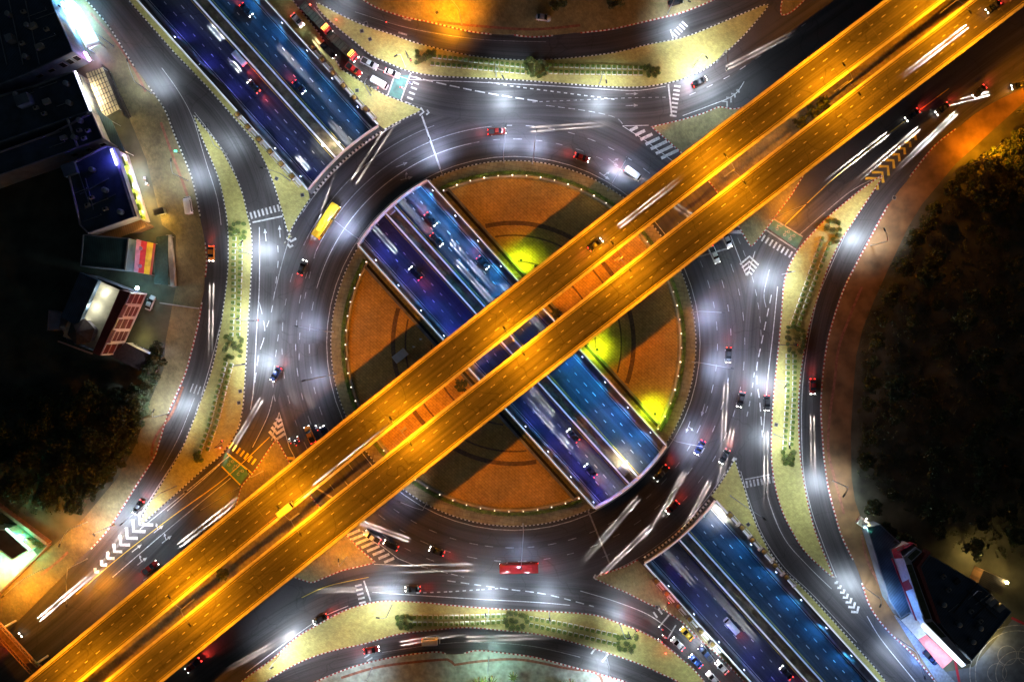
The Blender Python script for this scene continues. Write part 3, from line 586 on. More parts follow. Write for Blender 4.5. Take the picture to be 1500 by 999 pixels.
# ------------------------------------------------------------------ the flyover: two carriageways
QU1 = (3.8335e-5, -.84601, 1030.42); QL1 = (2.7293e-5, -.82666, 1094.79); QU2 = (2.1625e-5, -.81859, 1121.25); QL2 = (1.9601e-5, -.81961, 1193.56)
def qv(q, x): return q[0]*x*x + q[1]*x + q[2]
ZD = 9.0
for qa, qb, nm, lab in ((QU1, QL1, 'upper', 'upper left carriageway of the orange lit concrete flyover crossing the roundabout'), (QU2, QL2, 'lower', 'lower right carriageway of the orange lit concrete flyover crossing the roundabout')):
    t = thing('flyover', lab, 'flyover')
    xs = [-260 + 20*i for i in range(102)]
    c = [P(x, (qv(qa, x) + qv(qb, x))/2, ZD) for x in xs]
    wd = sum((qv(qb, x) - qv(qa, x))*math.cos(math.atan(.79)) for x in xs)/len(xs)*S*(H-ZD)/H
    nn = norms(c)
    def off(d, dz=0): return [p + q*d + Vector((0,0,dz)) for p, q in zip(c, nn)]
    m = MB(); m.ribbon(c, wd - .1, -.5, 0); m.ribbon(c, wd*.5, -1.9, -.503); m.build('deck', M_CONC, t)
    m = MB(); m.strip(c, wd - 1.1, .006, 0, uv=True, keepz=True); m.build('road_surface', M_DECK, t)
    hw = wd/2
    for sg in (-1, 1):
        m = MB(); m.ribbon(off(sg*(hw-.22)), .42, -.6, .95); m.ribbon(off(sg*(hw-.62)), .36, .003, .42); m.build('parapet', mat('parapet_paint', (.52, .50, .44), .6, var=.2, scale=.7), t)
    MKs = MB(); sv = MK; MK = {'w': MKs, 'y': MKs}
    for d in (-hw*.33, hw*.33): mark('w', off(d), .2, 1.1, 3.0, .012, raw=True)
    m2 = MB(); MK = {'w': m2}
    for d in (-hw+1.15, hw-1.15): mark('w', off(d), .22, None, None, .012, raw=True)
    MK = sv; MKs.build('lane_marking', M_FAINT, t); m2.build('edge_line', mat('edge_paint', (.40,.33,.10), .7, var=.3), t)
    m = MB()
    for i in range(5, 102, 9):
        p, q = c[i], nn[i]; m.strip([p - q*(hw-.9), p + q*(hw-.9)], .22, .016, keepz=True)
    m.build('expansion_joint', mat('joint_rubber', (.085, .08, .07), .8, var=.5), t)
    for px in (-100, 90, 290, 468, 652, 862, 1055, 1240, 1440, 1640):
        y = (qv(qa, px) + qv(qb, px))/2; p = P(px, y, ZD); m = MB()
        z0 = -6.2 if False else 0
        m.tube([(p.x, p.y, z0), (p.x, p.y, 5.2)], .85, 12); a = math.atan2(*(lambda v: (v.y, v.x))(nn[40]))
        m.box((p.x, p.y, 6.05), (wd*.78, 1.7, 1.75), a, top=1.0); m.build('pier', M_CONC, t)

# ================================================================== STREET LAMPS
LED = (.72, .85, 1.0); LEDR = (.60, .70, 1.0); SODC = (1.0, .315, .003); WARM = (1, .78, .42)
def street_lamp(hot, base, label, e=9000, col=LED, h=10.0, group='street lamps round the junction', lens=None, cone=150, zb=.15, direct=False, tilt=.32, blend=.6):
    g = P(*hot); hd = Vector((g.x*(H+h)/H, g.y*(H+h)/H, h)) if not direct else P(hot[0], hot[1], h)
    b = P(base[0], base[1], zb) if not isinstance(base, Vector) else base
    t = thing('street_lamp', label, 'street lamp', group, b)
    v = hd - b; a = Vector((v.x, v.y, 0)); L = a.length; d = a.normalized() if L > .01 else Vector((1,0,0)); z = v.z
    m = MB(); m.tube([(0,0,0), (0,0,.5)], [.22, .2], 8); m.tube([(0,0,.5), (0,0,z-.9)], [.13, .085], 8); m.build('pole', M_STEEL, t)
    m = MB(); m.tube([(0,0,z-.9), d*(L*.35) + Vector((0,0,z-.15)), d*(L-.5) + Vector((0,0,z+.12))], [.085, .07, .055], 6); m.build('arm', M_STEEL, t)
    m = MB(); rz = math.atan2(d.y, d.x); m.box(d*L + Vector((0,0,z+.12)), (1.1, .42, .16), rz, top=.75); hd_o = m.build('lamp_head', M_DARKM, t)
    m = MB(); m.box(d*L + Vector((0,0,z+.02)), (.8, .3, .04), rz); m.build('lens', lens or (M_SOD if col is SODC else M_LED), hd_o)
    spot('lamp_light', d*L + Vector((0,0,z-.04)), e, col, cone, blend, .08 if direct else .3, t, (d.x*tilt, d.y*tilt, -1) if tilt else None)
    return t
Z = {}
def zl(zone, hot, base, **k):
    Z.setdefault(zone, []).append((hot, base, k))
# left frontage
zl('left frontage road', (240,128), (222,137), e=6500); zl('left frontage road', (298,260), (275,265), e=6500); zl('left frontage road', (275,592), (247,606)); zl('left frontage road', (196,756), (167,768), e=11000)
zl('left side of the left planted island', (392,368), (364,372), e=12000); zl('left side of the left planted island', (386,470), (362,470), e=9000); zl('left side of the left planted island', (394,530), (359,534), e=10000)
zl('left side of the left planted island', (232,742), (258,712), e=9000)
zl('upper planted island', (738,150), (727,112), e=9500); zl('upper planted island', (875,156), (878,123), e=8500); zl('upper planted island', (596,122), (594,99), e=8000); zl('upper planted island', (1008,124), (1016,98), e=11000)
zl('upper planted island', (1035,140), (1050,92), e=4500)
zl('upper frontage pavement', (985,50), (978,20), e=9000); zl('upper frontage pavement', (664,42), (676,36), e=20000, col=SODC); zl('upper frontage pavement', (505,18), (520,-18), e=3000)
zl('inner kerb of the ring', (640,232), (649,258), e=8500, tilt=.7, col=LEDR); zl('inner kerb of the ring', (742,214), (738,238), e=6000, tilt=.7, col=LEDR); zl('inner kerb of the ring', (783,220), (780,240), e=6000, tilt=.7, col=LEDR); zl('inner kerb of the ring', (902,258), (890,279), e=7000, tilt=.7, col=LEDR)
zl('inner kerb of the ring', (512,338), (528,352), e=10000, tilt=.7, col=LEDR); zl('inner kerb of the ring', (464,480), (488,486), e=5500, tilt=.7, col=LEDR); zl('inner kerb of the ring', (474,552), (492,548), e=4500, tilt=.7, col=LEDR); zl('inner kerb of the ring', (600,712), (625,736), e=2500, tilt=.7, col=LEDR)
zl('inner kerb of the ring', (762,800), (766,767), e=3000, tilt=.7, col=LEDR); zl('inner kerb of the ring', (1030,462), (1013,458), e=7500, tilt=.7, col=LEDR); zl('inner kerb of the ring', (1042,536), (1014,530), e=8500, tilt=.7, col=LEDR); zl('inner kerb of the ring', (1005,640), (980,640), e=9000, tilt=.7, col=LEDR)
zl('right planted island', (1118,408), (1146,402), e=12000); zl('right planted island', (1112,560), (1137,556), e=10000); zl('right planted island', (1118,640), (1134,636), e=6000)
zl('right frontage road', (1244,352), (1276,360), e=12000); zl('right frontage road', (1190,704), (1220,704)); zl('right frontage road', (1238,850), (1266,860)); zl('right frontage road', (1297,945), (1316,935), e=5000)
zl('lower planted island', (572,866), (574,886), e=9500); zl('lower planted island', (715,862), (716,892), e=9000); zl('lower planted island', (800,868), (804,896), e=6000); zl('lower planted island', (905,893), (908,914), e=5500); zl('lower planted island', (432,932), (410,958), e=11000)
zl('lower planted island', (880,966), (886,954), e=11000); zl('lower frontage pavement', (720,948), (716,962), e=4500, col=(.6,1,.9)); zl('lower frontage pavement', (540,962), (545,977), e=3500)
zl('lower left pavement', (75,838), (66,832), e=15000, col=SODC); zl('lower left pavement', (150,770), (128,764), e=12000, col=SODC); zl('upper right soil verge', (1400,235), (1412,245), e=14000, col=SODC); zl('upper right soil verge', (1478,150), (1490,165), e=7500, col=SODC)
zl('lower left road, added for spill', (335,725), (350,714), e=5000, col=SODC); zl('lower left road, added for spill', (160,850), (128,818), e=9000, col=SODC)  # both lamps added to spread warm spill over the road
zl('pavement by the bright forecourt', (150,56), (166,68), e=2600, col=SODC, tilt=-.3, cone=125); zl('right wedge under the flyover, added for spill', (1142,318), (1128,322), e=10000, col=SODC); zl('bottom wedge under the flyover, added for spill', (520,790), (508,815), e=9000, col=SODC); zl('left wedge under the flyover, added for spill', (400,672), (385,690), e=8000, col=SODC)  # the three wedge lamps are added for warm sodium spill
zl('small island in the fork beside the left ramp', (345,215), (333,226), e=3000)
zl('wedge beside the upper ramp', (560,150), (543,140), e=4500); zl('wedge beside the lower ramp', (1020,925), (1005,905), e=7000); zl('wedge beside the lower right ramp', (1085,735), (1070,726), e=1500); zl('wedge beside the upper left ramp', (418,270), (425,265), e=2200)
for zone, items in Z.items():
    for i, (hot, base, k) in enumerate(items):
        lab = ('%s grey street lamp on the %s' % ('lone' if len(items) == 1 else ordw(i), zone)) + ('' if len(items) == 1 else (', ' if False else ', from the top' if zone in ('left frontage road', 'left side of the left planted island', 'right planted island', 'right frontage road') else ', by light pool'))
        if k.get('col') is SODC: lab = lab.replace('grey street lamp', 'orange sodium street lamp')
        street_lamp(hot, base, lab, **k)
# sodium masts on the inner parapets of the flyover
for qa, qb, pts, nm, inner in ((QU1, QL1, [(90,1003),(248,874),(407,743),(572,613),(738,480),(897,356),(1062,227),(1236,95),(1395,-26)], 'upper', 1), (QU2, QL2, [(115,1047),(278,915),(440,783),(602,651),(767,518),(923,396),(1091,268),(1259,138),(1421,18)], 'lower', -1)):
    for i, (x, y) in enumerate(pts):
        hd = P(x, y, 18)
        # foot on the parapet nearest the median gap, straight across the deck from the head
        t_ = Vector((1, .79, 0)).normalized(); q = Vector((-t_.y, t_.x, 0)); b = hd - q*inner*4.6; b.z = ZD + .95
        t = street_lamp((x, y), b, '%s sodium lamp mast along the %s flyover carriageway, from its lower left end' % (ordw(i), nm), e=12800*(1.0, .75, 1.2, .85, 1.08)[(i*3 + (inner > 0)) % 5], col=SODC, h=18, group='lamp masts on the flyover', cone=172, blend=.12, direct=True, tilt=0)
# wall lamps of the underpass
i = 0; UB = (.05, .38, .95); UV_ = (.12, .12, 1.0); UW = (1, .9, .7)
cnt = {'upper right': 0, 'lower left': 0}
for s_ in (190, 245, 300, 355, 410, 465, 630, 680, 730, 780, 830, 960, 1010, 1060, 1110, 1275, 1330, 1385, 1440, 1495, 1550, 1605):
    for n, sd, nm, e in ((NR-2.5, 1, 'upper right', 2100), (NL+2.5, -1, 'lower left', 700)):
        z = tz(s_); p = TR(s_ + (0 if sd > 0 else 20), n, 0); p.z = min(-.6, z + 4.6)
        t = thing('wall_lamp', '%s small wall lamp on the %s retaining wall of the underpass, from the top' % (ordw(cnt[nm]), nm), 'wall lamp', 'wall lamps of the underpass', p, -R(48)); cnt[nm] += 1
        m = MB(); m.box((0, 0, 0), (.5, .34, .2), top=.8); m.build('housing', M_DARKM, t)
        m = MB(); m.box((0, -sd*.2, -.02), (.4, .1, .22)); m.build('lens', M_BLUEL, t)
        d = TR(s_, 218, -6) - TR(s_, n, 0); d.z = -3.2
        if sd < 0 and (s_ < 660 or s_ > 1060): e *= 1.2
        spot('lamp_light', Vector((0, -sd*.4, -.1)), e*(2.3 if 560 < s_ < 1180 else 1), UB if sd > 0 else UV_, 150, .7, .15, t, Matrix.Rotation(R(48), 3, 'Z') @ d)
for s_, n, e in ((492,228,800),(480,209,650),(1262,278,2600),(1114,229,2600)):
    z = tz(s_); p = TR(s_, n, z); t = thing('flood_lamp', {492:'bright flood lamp on the median at the foot of the upper ramp, right one', 480:'bright flood lamp on the median at the foot of the upper ramp, left one', 1262:'bright flood lamp under the bridge corner at the lower right ramp', 1114:'bright flood lamp on the median at the lower end of the central opening'}[s_], 'flood lamp', None, p)
    m = MB(); m.tube([(0,0,.9), (0,0,2.2)], .07, 6); m.build('post', M_STEEL, t); m = MB(); m.ball((0,0,2.4), .28, 0, 8); m.build('lamp_globe', emat('flood_glow', (1, .93, .8), 40), t); spot('lamp_light', (0,0,2.9), e, (1, .88, .65), 160, .6, .2, t)
    t.children[-1].location.z = 2.05
# yellow-green garden lamps inside the plaza
for x, y, lab, e in ((763,384,'slim garden lamp casting green light beside the upper plaza edge under the flyover',4200),(872,512,'slim garden lamp casting green light in the right plaza beside the flyover',4600),(955,604,'slim garden lamp casting green light at the lower tip of the right plaza',5600),(784,392,'slim dark garden lamp nearest the flyover in the upper plaza',500)):
    t = thing('garden_lamp', lab, 'garden lamp', 'garden lamps in the plaza', P(x, y, .19)); m = MB(); m.tube([(0,0,0), (0,0,4.2)], [.09, .06], 8); m.build('pole', M_DARKM, t)
    m = MB(); m.tube([(0,0,4.2), (0,0,4.5)], [.5, .42], 10); hd = m.build('lamp_head', M_DARKM, t); m = MB(); m.tube([(0,0,4.1), (0,0,4.19)], .36, 10); m.build('lens', emat('green_lens', (.6, 1, .1), 8), hd); spot('lamp_light', (0,0,4.05), e, (.55, 1.0, .02), 150, .8, .2, t)

# ================================================================== VEHICLES
def loft(m, secs, mi=0, cap=True):
    n = len(secs[0]); o = [v for s in secs for v in s]; fs = []
    for i in range(len(secs)-1):
        for k in range(n): fs.append((i*n+k, i*n+(k+1) % n, (i+1)*n+(k+1) % n, (i+1)*n+k))
    if cap: fs += [tuple(range(n))[::-1], tuple((len(secs)-1)*n+k for k in range(n))]
    m.add(o, fs, mi)
def sect(x, w, z0, z1, r=.18):
    return [Vector((x, -w+r*.4, z0)), Vector((x, w-r*.4, z0)), Vector((x, w, z0+.22)), Vector((x, w, z1-r)), Vector((x, w-r, z1)), Vector((x, -w+r, z1)), Vector((x, -w, z1-r)), Vector((x, -w, z0+.22))]
def wheels(t, xs, w, r=.33):
    for x in xs:
        for sg in (-1, 1):
            m = MB(); m.tube([(x, sg*(w-.2), r), (x, sg*(w+.02), r)], r, 12); o = m.build('wheel', M_TYRE, t)
            m = MB(); m.tube([(x, sg*(w+.022), r), (x, sg*(w+.045), r)], r*.58, 8); m.build('rim', M_RIM, o)
def lights(t, xf, xr, w, z, he, te, hs=3.4):
    for sg in (-1, 1):
        m = MB(); m.box((xf, sg*(w-.28), z), (.16, .42, .2)); m.build('headlight', M_HEADL, t)
        m = MB(); m.box((xr, sg*(w-.22), z+.12), (.14, .34, .26)); m.build('taillight', M_TAILL, t)
        if he:
            if he > 1e5:
                spot('beam', (xf+.3, sg*(w-.28), z), he, (1, .9, .78), 1.8, 1.0, .02, t, (1, 0, -.036))
                spot('beam', (xf+.3, sg*(w-.28), z), he*.13, (1, .9, .78), 4.2, 1.0, .03, t, (1, 0, -.078))
            else: spot('beam', (xf+.3, sg*(w-.28), z), he, (1, .94, .84), 6, 1.0, .05, t, (1, 0, -.075))
        if te: spot('tail_beam', (xr-.12, sg*(w-.22), z+.1), te, (1, .05, .03), 60, .8, .1, t, (-1, 0, -.25))
def make_car(kind, he, te):
    t = thing(kind, 'x', 'car'); 
    if kind == 'pickup_truck':
        m = MB(); loft(m, [sect(x, w, z0, z1) for x, w, z0, z1 in ((-2.6,.82,.5,.95),(-2.5,.9,.42,1.0),(-.7,.92,.36,1.02),(.9,.92,.36,1.05),(1.9,.9,.36,1.02),(2.45,.82,.4,.92),(2.62,.62,.48,.8))]); m.build('body', MATS['paint'], t, True)
        m = MB(); loft(m, [sect(x, w, z0, z1, .1) for x, w, z0, z1 in ((-.75,.72,1.02,1.55),(-.6,.74,1.0,1.72),(.55,.74,1.0,1.72),(1.3,.8,1.0,1.06))]); m.build('windows', M_GLASS, t)
        m = MB(); m.box((-.02, 0, 1.745), (1.15, 1.38, .07), top=.9); m.build('roof', MATS['paint'], t)
        m = MB(); m.box((-1.65, 0, 1.03), (1.65, 1.5, .05)); 
        for sg in (-1, 1): m.box((-1.65, sg*.84, 1.12), (1.8, .1, .2), 0, 1)
        m.box((-2.52, 0, 1.12), (.1, 1.7, .2), 0, 1); m.build('load_bed', [M_TYRE, MATS['paint']], t)
        wheels(t, (-1.6, 1.65), .9, .38); lights(t, 2.5, -2.6, .86, .72, he, te)
    elif kind in ('car',):
        m = MB(); loft(m, [sect(x, w, z0, z1) for x, w, z0, z1 in ((-2.25,.66,.42,.85),(-2.1,.82,.3,.93),(-1.3,.87,.24,.95),(.9,.88,.24,.93),(1.7,.85,.26,.82),(2.1,.74,.32,.7),(2.25,.5,.42,.6))]); m.build('body', MATS['paint'], t, True)
        m = MB(); loft(m, [sect(x, w, z0, z1, .1) for x, w, z0, z1 in ((-1.75,.74,.92,.98),(-1.0,.68,.92,1.4),(.1,.68,.92,1.42),(1.05,.76,.9,.96))]); m.build('windows', M_GLASS, t)
        m = MB(); loft(m, [sect(x, w, z0, z1, .06) for x, w, z0, z1 in ((-1.1,.6,1.37,1.42),(-.6,.64,1.38,1.46),(.0,.64,1.38,1.46),(.25,.6,1.37,1.42))]); m.build('roof', MATS['paint'], t, True)
        for sg in (-1, 1): m = MB(); m.box((.78, sg*.96, .98), (.2, .2, .14)); m.build('side_mirror', MATS['paint'], t)
        wheels(t, (-1.35, 1.4), .86, .32); lights(t, 2.12, -2.22, .8, .62, he, te)
    elif kind == 'van':
        m = MB(); loft(m, [sect(x, w, z0, z1, .16) for x, w, z0, z1 in ((-2.6,.86,.4,1.95),(-2.5,.92,.3,2.08),(1.4,.92,.3,2.1),(1.75,.92,.3,1.95),(2.4,.9,.32,1.15),(2.62,.76,.4,.95))]); m.build('body', MATS['paint'], t, True)
        m = MB(); m.add([(1.5,-.78,2.0),(1.5,.78,2.0),(2.38,.84,1.2),(2.38,-.84,1.2)], [(0,3,2,1)]); [v.__iadd__(Vector((.04,0,.05))) for v in m.v]; m.build('windscreen', M_GLASS, t)
        for sg in (-1, 1): m = MB(); m.box((-.4, sg*.925, 1.5), (3.4, .03, .5)); m.build('side_window', M_GLASS, t)
        m = MB(); [m.box((x, 0, 2.11), (.05, 1.5, .03)) for x in (-2, -1.3, -.6, .1, .8)]; m.build('roof_ribs', MATS['paint'], t)
        wheels(t, (-1.6, 1.65), .9, .35); lights(t, 2.5, -2.6, .86, .75, he, te)
    elif kind == 'bus':
        m = MB(); loft(m, [sect(x, w, z0, z1, .2) for x, w, z0, z1 in ((-5.6,1.15,.5,2.9),(-5.5,1.25,.35,3.1),(5.3,1.25,.35,3.1),(5.6,1.1,.5,2.8))]); m.build('body', MATS['paint'], t, True)
        m = MB(); [m.box((0, sg*1.262, 2.05), (9.6, .03, .8)) for sg in (-1, 1)]; m.box((5.6, 0, 1.9), (.06, 2.0, 1.1)); m.build('windows', M_GLASS, t)
        m = MB(); [m.box((x, 0, 3.16), (1.8, 1.3, .2), top=.9) for x in (-3, 1.5)]; m.build('roof_unit', MATS['paint'], t)
        wheels(t, (-3.6, 3.4), 1.22, .5); lights(t, 5.55, -5.58, 1.2, .8, he, te)
    elif kind == 'truck':
        m = MB(); m.box((-1.6, 0, 1.25), (9.0, 2.4, .5)); [m.box((x, 0, 1.53), (.1, 2.3, .06), 0, 1) for x in (-5.6,-4.4,-3.2,-2,-.8,.4,1.6,2.6)]; [m.box((-1.6, sg*1.2, 1.62), (9, .1, .3), 0, 0) for sg in (-1, 1)]; m.build('load_bed', [MATS['bed'], M_DARKM], t)
        m = MB(); loft(m, [sect(x, w, z0, z1, .16) for x, w, z0, z1 in ((3.2,1.15,.7,2.6),(3.4,1.2,.6,2.75),(4.9,1.2,.6,2.75),(5.3,1.12,.6,2.2),(5.4,1.05,.6,1.3))]); m.build('cab', MATS['paint'], t, True)
        m = MB(); m.box((5.38, 0, 1.95), (.06, 1.9, .7)); [m.box((4.4, sg*1.21, 2.0), (1.0, .03, .6)) for sg in (-1, 1)]; m.build('windows', M_GLASS, t)
        for i in range(3): m = MB(); [m.box((3.5 + i*.5, -.9 + .45*k, 2.8), (.14, .14, .1)) for k in range(5)]; m.build('marker_lights', emat('marker_amber', (1, .5, .05), 14) if i < 2 else emat('marker_red', (1, .1, .02), 14), t)
        wheels(t, (-4.8, -3.6, 3.9), 1.15, .5); lights(t, 5.4, -6.1, 1.15, .85, he, te)
        point('cab_glow', (4.2, 0, 3.4), 220, (1, .16, .06), .2, t)
    return t
mat('paint', (.6, .6, .6), .25, var=0, spec=.6); mat('bed', (.07, .11, .09), .7, var=.3)
PAINT = {}
def paint(c):
    if c not in PAINT: PAINT[c] = mat('car_paint_%02d' % len(PAINT), c, .22, var=.06, scale=2, spec=.7)
    return PAINT[c]
PROTO = {}
def vehicle(kind, mode, x, y, head, col, label, cat, group=None, z=.05, loc=None):
    """mode: 'q' waiting, 'm' moving with dipped beams, 'p' parked unlit"""
    loc = loc if loc is not None else P(x, y, z)
    key = (kind, mode); he, te = {'q': (40000, 60), 'm': (3200000, 700), 'p': (0, 0)}[mode]
    if key not in PROTO:
        PROTO[key] = make_car(kind, he, te); r = PROTO[key]; r.location = loc; r.rotation_euler = (0, 0, head)
        if mode == 'p':
            for c in list(r.children):
                if c.name.startswith(('headlight', 'taillight')): c.data.materials[0] = M_RIM if c.name.startswith('head') else M_KR
    else: r = dup(PROTO[key], loc, head)
    r['label'] = label; r['category'] = cat
    if group: r['group'] = group
    for c in r.children:
        if c.type == 'MESH':
            for i, s in enumerate(c.material_slots):
                if c.data.materials[i] is MATS['paint']: s.link = 'OBJECT'; s.material = paint(col)
    return r
def hd(dx, dy): return math.atan2(-dy, dx)
WH, BK, RD, BL, SV, YE, OR, DB, GR = (.75,.75,.74), (.012,.012,.014), (.45,.03,.03), (.04,.1,.4), (.42,.43,.45), (.75,.5,.03), (.8,.25,.03), (.02,.03,.08), (.05,.15,.06)
Q1, Q2 = 'traffic queueing at the upper junction', 'traffic queueing at the lower junction'
vehicle('car','q',437,32,hd(1,1.15),WH,'white car braking furthest back in the upper queue beside the ramp wall','car',Q1)
vehicle('truck','q',466,32,hd(1,1.05),RD,'rear flatbed truck with amber lamps on its cab in the upper queue','truck',Q1)
vehicle('truck','q',503,71,hd(1,.92),RD,'front flatbed truck with red cab and green bed in the upper queue','truck',Q1)
vehicle('pickup_truck','q',482,76,hd(1,1.05),BK,'black pickup truck beside the two flatbed trucks in the upper queue','pickup truck',Q1)
vehicle('pickup_truck','q',519,104,hd(1,.72),RD,'red pickup truck with dark load bed behind the white van','pickup truck',Q1)
vehicle('pickup_truck','q',542,95,hd(1,.52),SV,'silver pickup truck behind the white and blue car in the upper queue','pickup truck',Q1)
vehicle('car','q',575,109,hd(1,.42),WH,'white and blue car first in the left lane at the green stop box','car',Q1)
vehicle('van','q',557,124,hd(1,.55),WH,'white van waiting at the edge of the green stop box','van',Q1)
vehicle('car','q',1005,926,hd(-1,-1.05),YE,'yellow and orange taxi first at the lower stop line','taxi',Q2)
vehicle('car','q',992,941,hd(-1,-.95),SV,'grey sedan first in the outer lane of the lower queue','car',Q2)
vehicle('pickup_truck','q',1033,955,hd(-1,-1.05),DB,'dark blue pickup truck behind the yellow taxi','pickup truck',Q2)
vehicle('car','q',1018,966,hd(-1,-1),BL,'deep blue car behind the grey sedan in the lower queue','car',Q2)
vehicle('car','q',1056,975,hd(-1,-1.05),WH,'white car behind the dark blue pickup truck','car',Q2)
vehicle('car','q',1043,991,hd(-1,-1.05),WH,'white car behind the deep blue car at the bottom edge','car',Q2)
vehicle('van','p',278,302,hd(-.15,-1),WH,'white van parked on the left pavement beside the shops','van')
vehicle('pickup_truck','q',455,636,hd(-.45,-1),OR,'orange pickup truck waiting beside the flyover at the left stop line','pickup truck')
vehicle('car','q',477,634,hd(-.5,-1),DB,'dark car half hidden by the flyover beside the orange pickup','car')
vehicle('pickup_truck','q',1045,374,hd(.45,1),WH,'white pickup truck stopped right of the flyover on the ring','pickup truck')
vehicle('car','q',1064,353,hd(.45,1),WH,'white car stopped close under the flyover edge on the right','car')
vehicle('pickup_truck','q',546,785,hd(-1,-.62),WH,'white pickup truck with lit headlights beside the lower left striped gore','pickup truck')
vehicle('car','q',573,797,hd(-1,-.5),BK,'black car following the white pickup beside the striped gore','car')
vehicle('car','p',796,28,hd(1,.1),SV,'silver car parked on the upper pavement below a dark tree','car')
vehicle('car','p',989,5,hd(1,-.3),BK,'black car parked at the top edge beside the bright lamp','car')
vehicle('car','p',222,444,hd(.4,-1),SV,'silver car parked in front of the house with red windows','car')
vehicle('car','p',205,512,hd(.9,.5),BK,'black car parked under the porch roof, left of two','car'); vehicle('car','p',215,517,hd(.9,.5),BL,'blue car parked under the porch roof, right of two','car')
vehicle('pickup_truck','p',1361,961,hd(.7,.75),DB,'dark blue pickup parked beside the pink awning','pickup truck')
def tang(x, y): return hd(-(y-RC[1]), x-RC[0])
DG = (.035,.036,.04); DR = (.16,.012,.012)
MV = 'moving traffic with lights on'
for kind, x, y, col, lab, cat in (('bus',480,325,YE,'yellow bus driving up the left side of the ring','bus'),('car',444,392,DG,'dark grey car following the yellow bus round the ring','car'),('pickup_truck',728,194,DR,'dark red pickup driving along the top of the ring','pickup truck'),
  ('car',852,232,DR,'dark red car driving round the upper right of the ring','car'),('van',926,256,WH,'white van about to pass under the flyover at the upper right','van'),('car',1066,520,DG,'dark grey car on the right side of the ring, second lane','car'),
  ('car',1084,585,DG,'dark grey car at the outer edge of the right side of the ring','car'),('car',1024,655,(.02,.035,.12),'dark blue car on the lower right curve of the ring','car'),('pickup_truck',968,692,DG,'dark grey pickup on the inner lane of the lower right curve','pickup truck'),('car',984,742,DR,'dark red car on the outer lane of the lower right curve','car'),
  ('bus',760,829,(.28,.02,.02),'red bus driving along the bottom of the ring','bus'),('car',640,806,DG,'dark grey car ahead of the red bus on the lower left curve','car'),('car',1060,668,DG,'dark grey car beside the tip of the lower right wedge island','car')):
    vehicle(kind, 'm', x, y, tang(x, y), col, lab, cat, MV)
for kind, s_, n, dn, col, lab, cat in (('car',520,170,0,DR,'dark red car nearest the bridge on the left carriageway of the upper ramp','car'),('car',345,191,0,DG,'dark grey car climbing the upper ramp in the middle lane','car'),('van',300,203,0,WH,'white van climbing the upper ramp beside the median','van'),
  ('car',255,258,1,DG,'dark grey car descending the upper ramp on the right carriageway','car'),('car',390,240,1,DB,'dark blue car descending the upper ramp beside the median','car'),
  ('car',690,240,1,DG,'dark grey car in the central opening beside the median, right carriageway','car'),('car',662,254,1,DG,'dark grey car in the middle lane of the right carriageway, central opening','car'),('car',760,268,1,DG,'dark grey car in the outer lane of the right carriageway, central opening','car'),
  ('car',1090,182,0,DG,'dark grey car entering the central opening from below, middle lane','car'),('car',1035,197,0,DG,'dark grey car beside the median in the lower part of the central opening','car'),('car',705,184,0,BK,'black car leaving the central opening towards the upper bridge','car'),
  ('van',1395,183,0,WH,'white van on the left carriageway of the lower right ramp','van'),('car',1500,197,0,DG,'dark grey car lowest on the left carriageway of the lower right ramp','car')):
    d = P(.6692*100+CX, .7431*100+CY) - P(CX, CY); a = math.atan2(d.y, d.x) + (0 if dn else math.pi)
    vehicle(kind, 'm', 0, 0, a, col, lab, cat, MV, loc=TR(s_, n, tz(s_)) + Vector((0,0,.02)))
for kind, x, y, z, dx, dy, col, lab, cat in (('car',872,359,9.02,1,-.78,DG,'dark grey car on the upper flyover carriageway above the ring','car'),('car',1452,12,9.02,-1,.77,DG,'dark grey car on the lower flyover carriageway at the upper right corner','car'),('van',420,745,9.02,1,-.8,SV,'silver van on the upper flyover carriageway at the lower left','van'),
  ('car',1432,136,.05,-1,.95,DG,'dark grey car leaving towards the chevron gore at the upper right','car'),('car',1378,161,.05,-1,.85,DG,'dark grey car beside the flyover at the upper right, second from right','car'),('car',1334,170,.05,-1,.78,DG,'dark grey car closest to the flyover at the upper right','car'),('car',1490,127,.05,-1,.25,DG,'dark grey car on the soil side road at the right edge','car'),
  ('car',1024,121,.05,1,-.52,DG,'dark grey car leaving the upper junction past the planted island','car'),('pickup_truck',222,830,.05,1,-.78,DR,'dark red pickup heading up the road beside the flyover, lower left','pickup truck'),('car',24,935,.05,1,-.85,DG,'dark grey car near the footbridge at the lower left corner','car'),
  ('car',204,742,.05,-.62,1,DG,'dark grey car on the left frontage road beside the orange pavement','car'),('car',311,372,.05,-.02,1,OR,'orange car driving down the left frontage road past the houses','car'),('car',1189,566,.05,.02,1,DR,'dark red car driving down the right frontage road past the dark field','car'),('van',632,937,.05,1,-.03,WH,'white van driving along the lower frontage road','van'),
  ('car',545,950,.05,1,-.18,DR,'dark red car behind the white van on the lower frontage road','car'),('car',605,861,.05,-1,.03,DG,'dark grey car leaving past the lower planted island','car'),('car',405,548,.05,-.6,1,(.02,.035,.12),'dark blue car crossing the left junction towards the stop line','car'),('pickup_truck',285,972,.05,-1,.85,DR,'dark red pickup under the lower left edge of the flyover','pickup truck'),
  ('car',470,905,.05,-1,.55,DG,'dark grey car on the lower left slip road beside the planted island','car'),('car',1122,590,.05,.0,1,DG,'dark grey car in the right junction beside the planted island','car')):
    vehicle(kind, 'm', x, y, hd(dx, dy), col, lab, cat, MV, z=z)
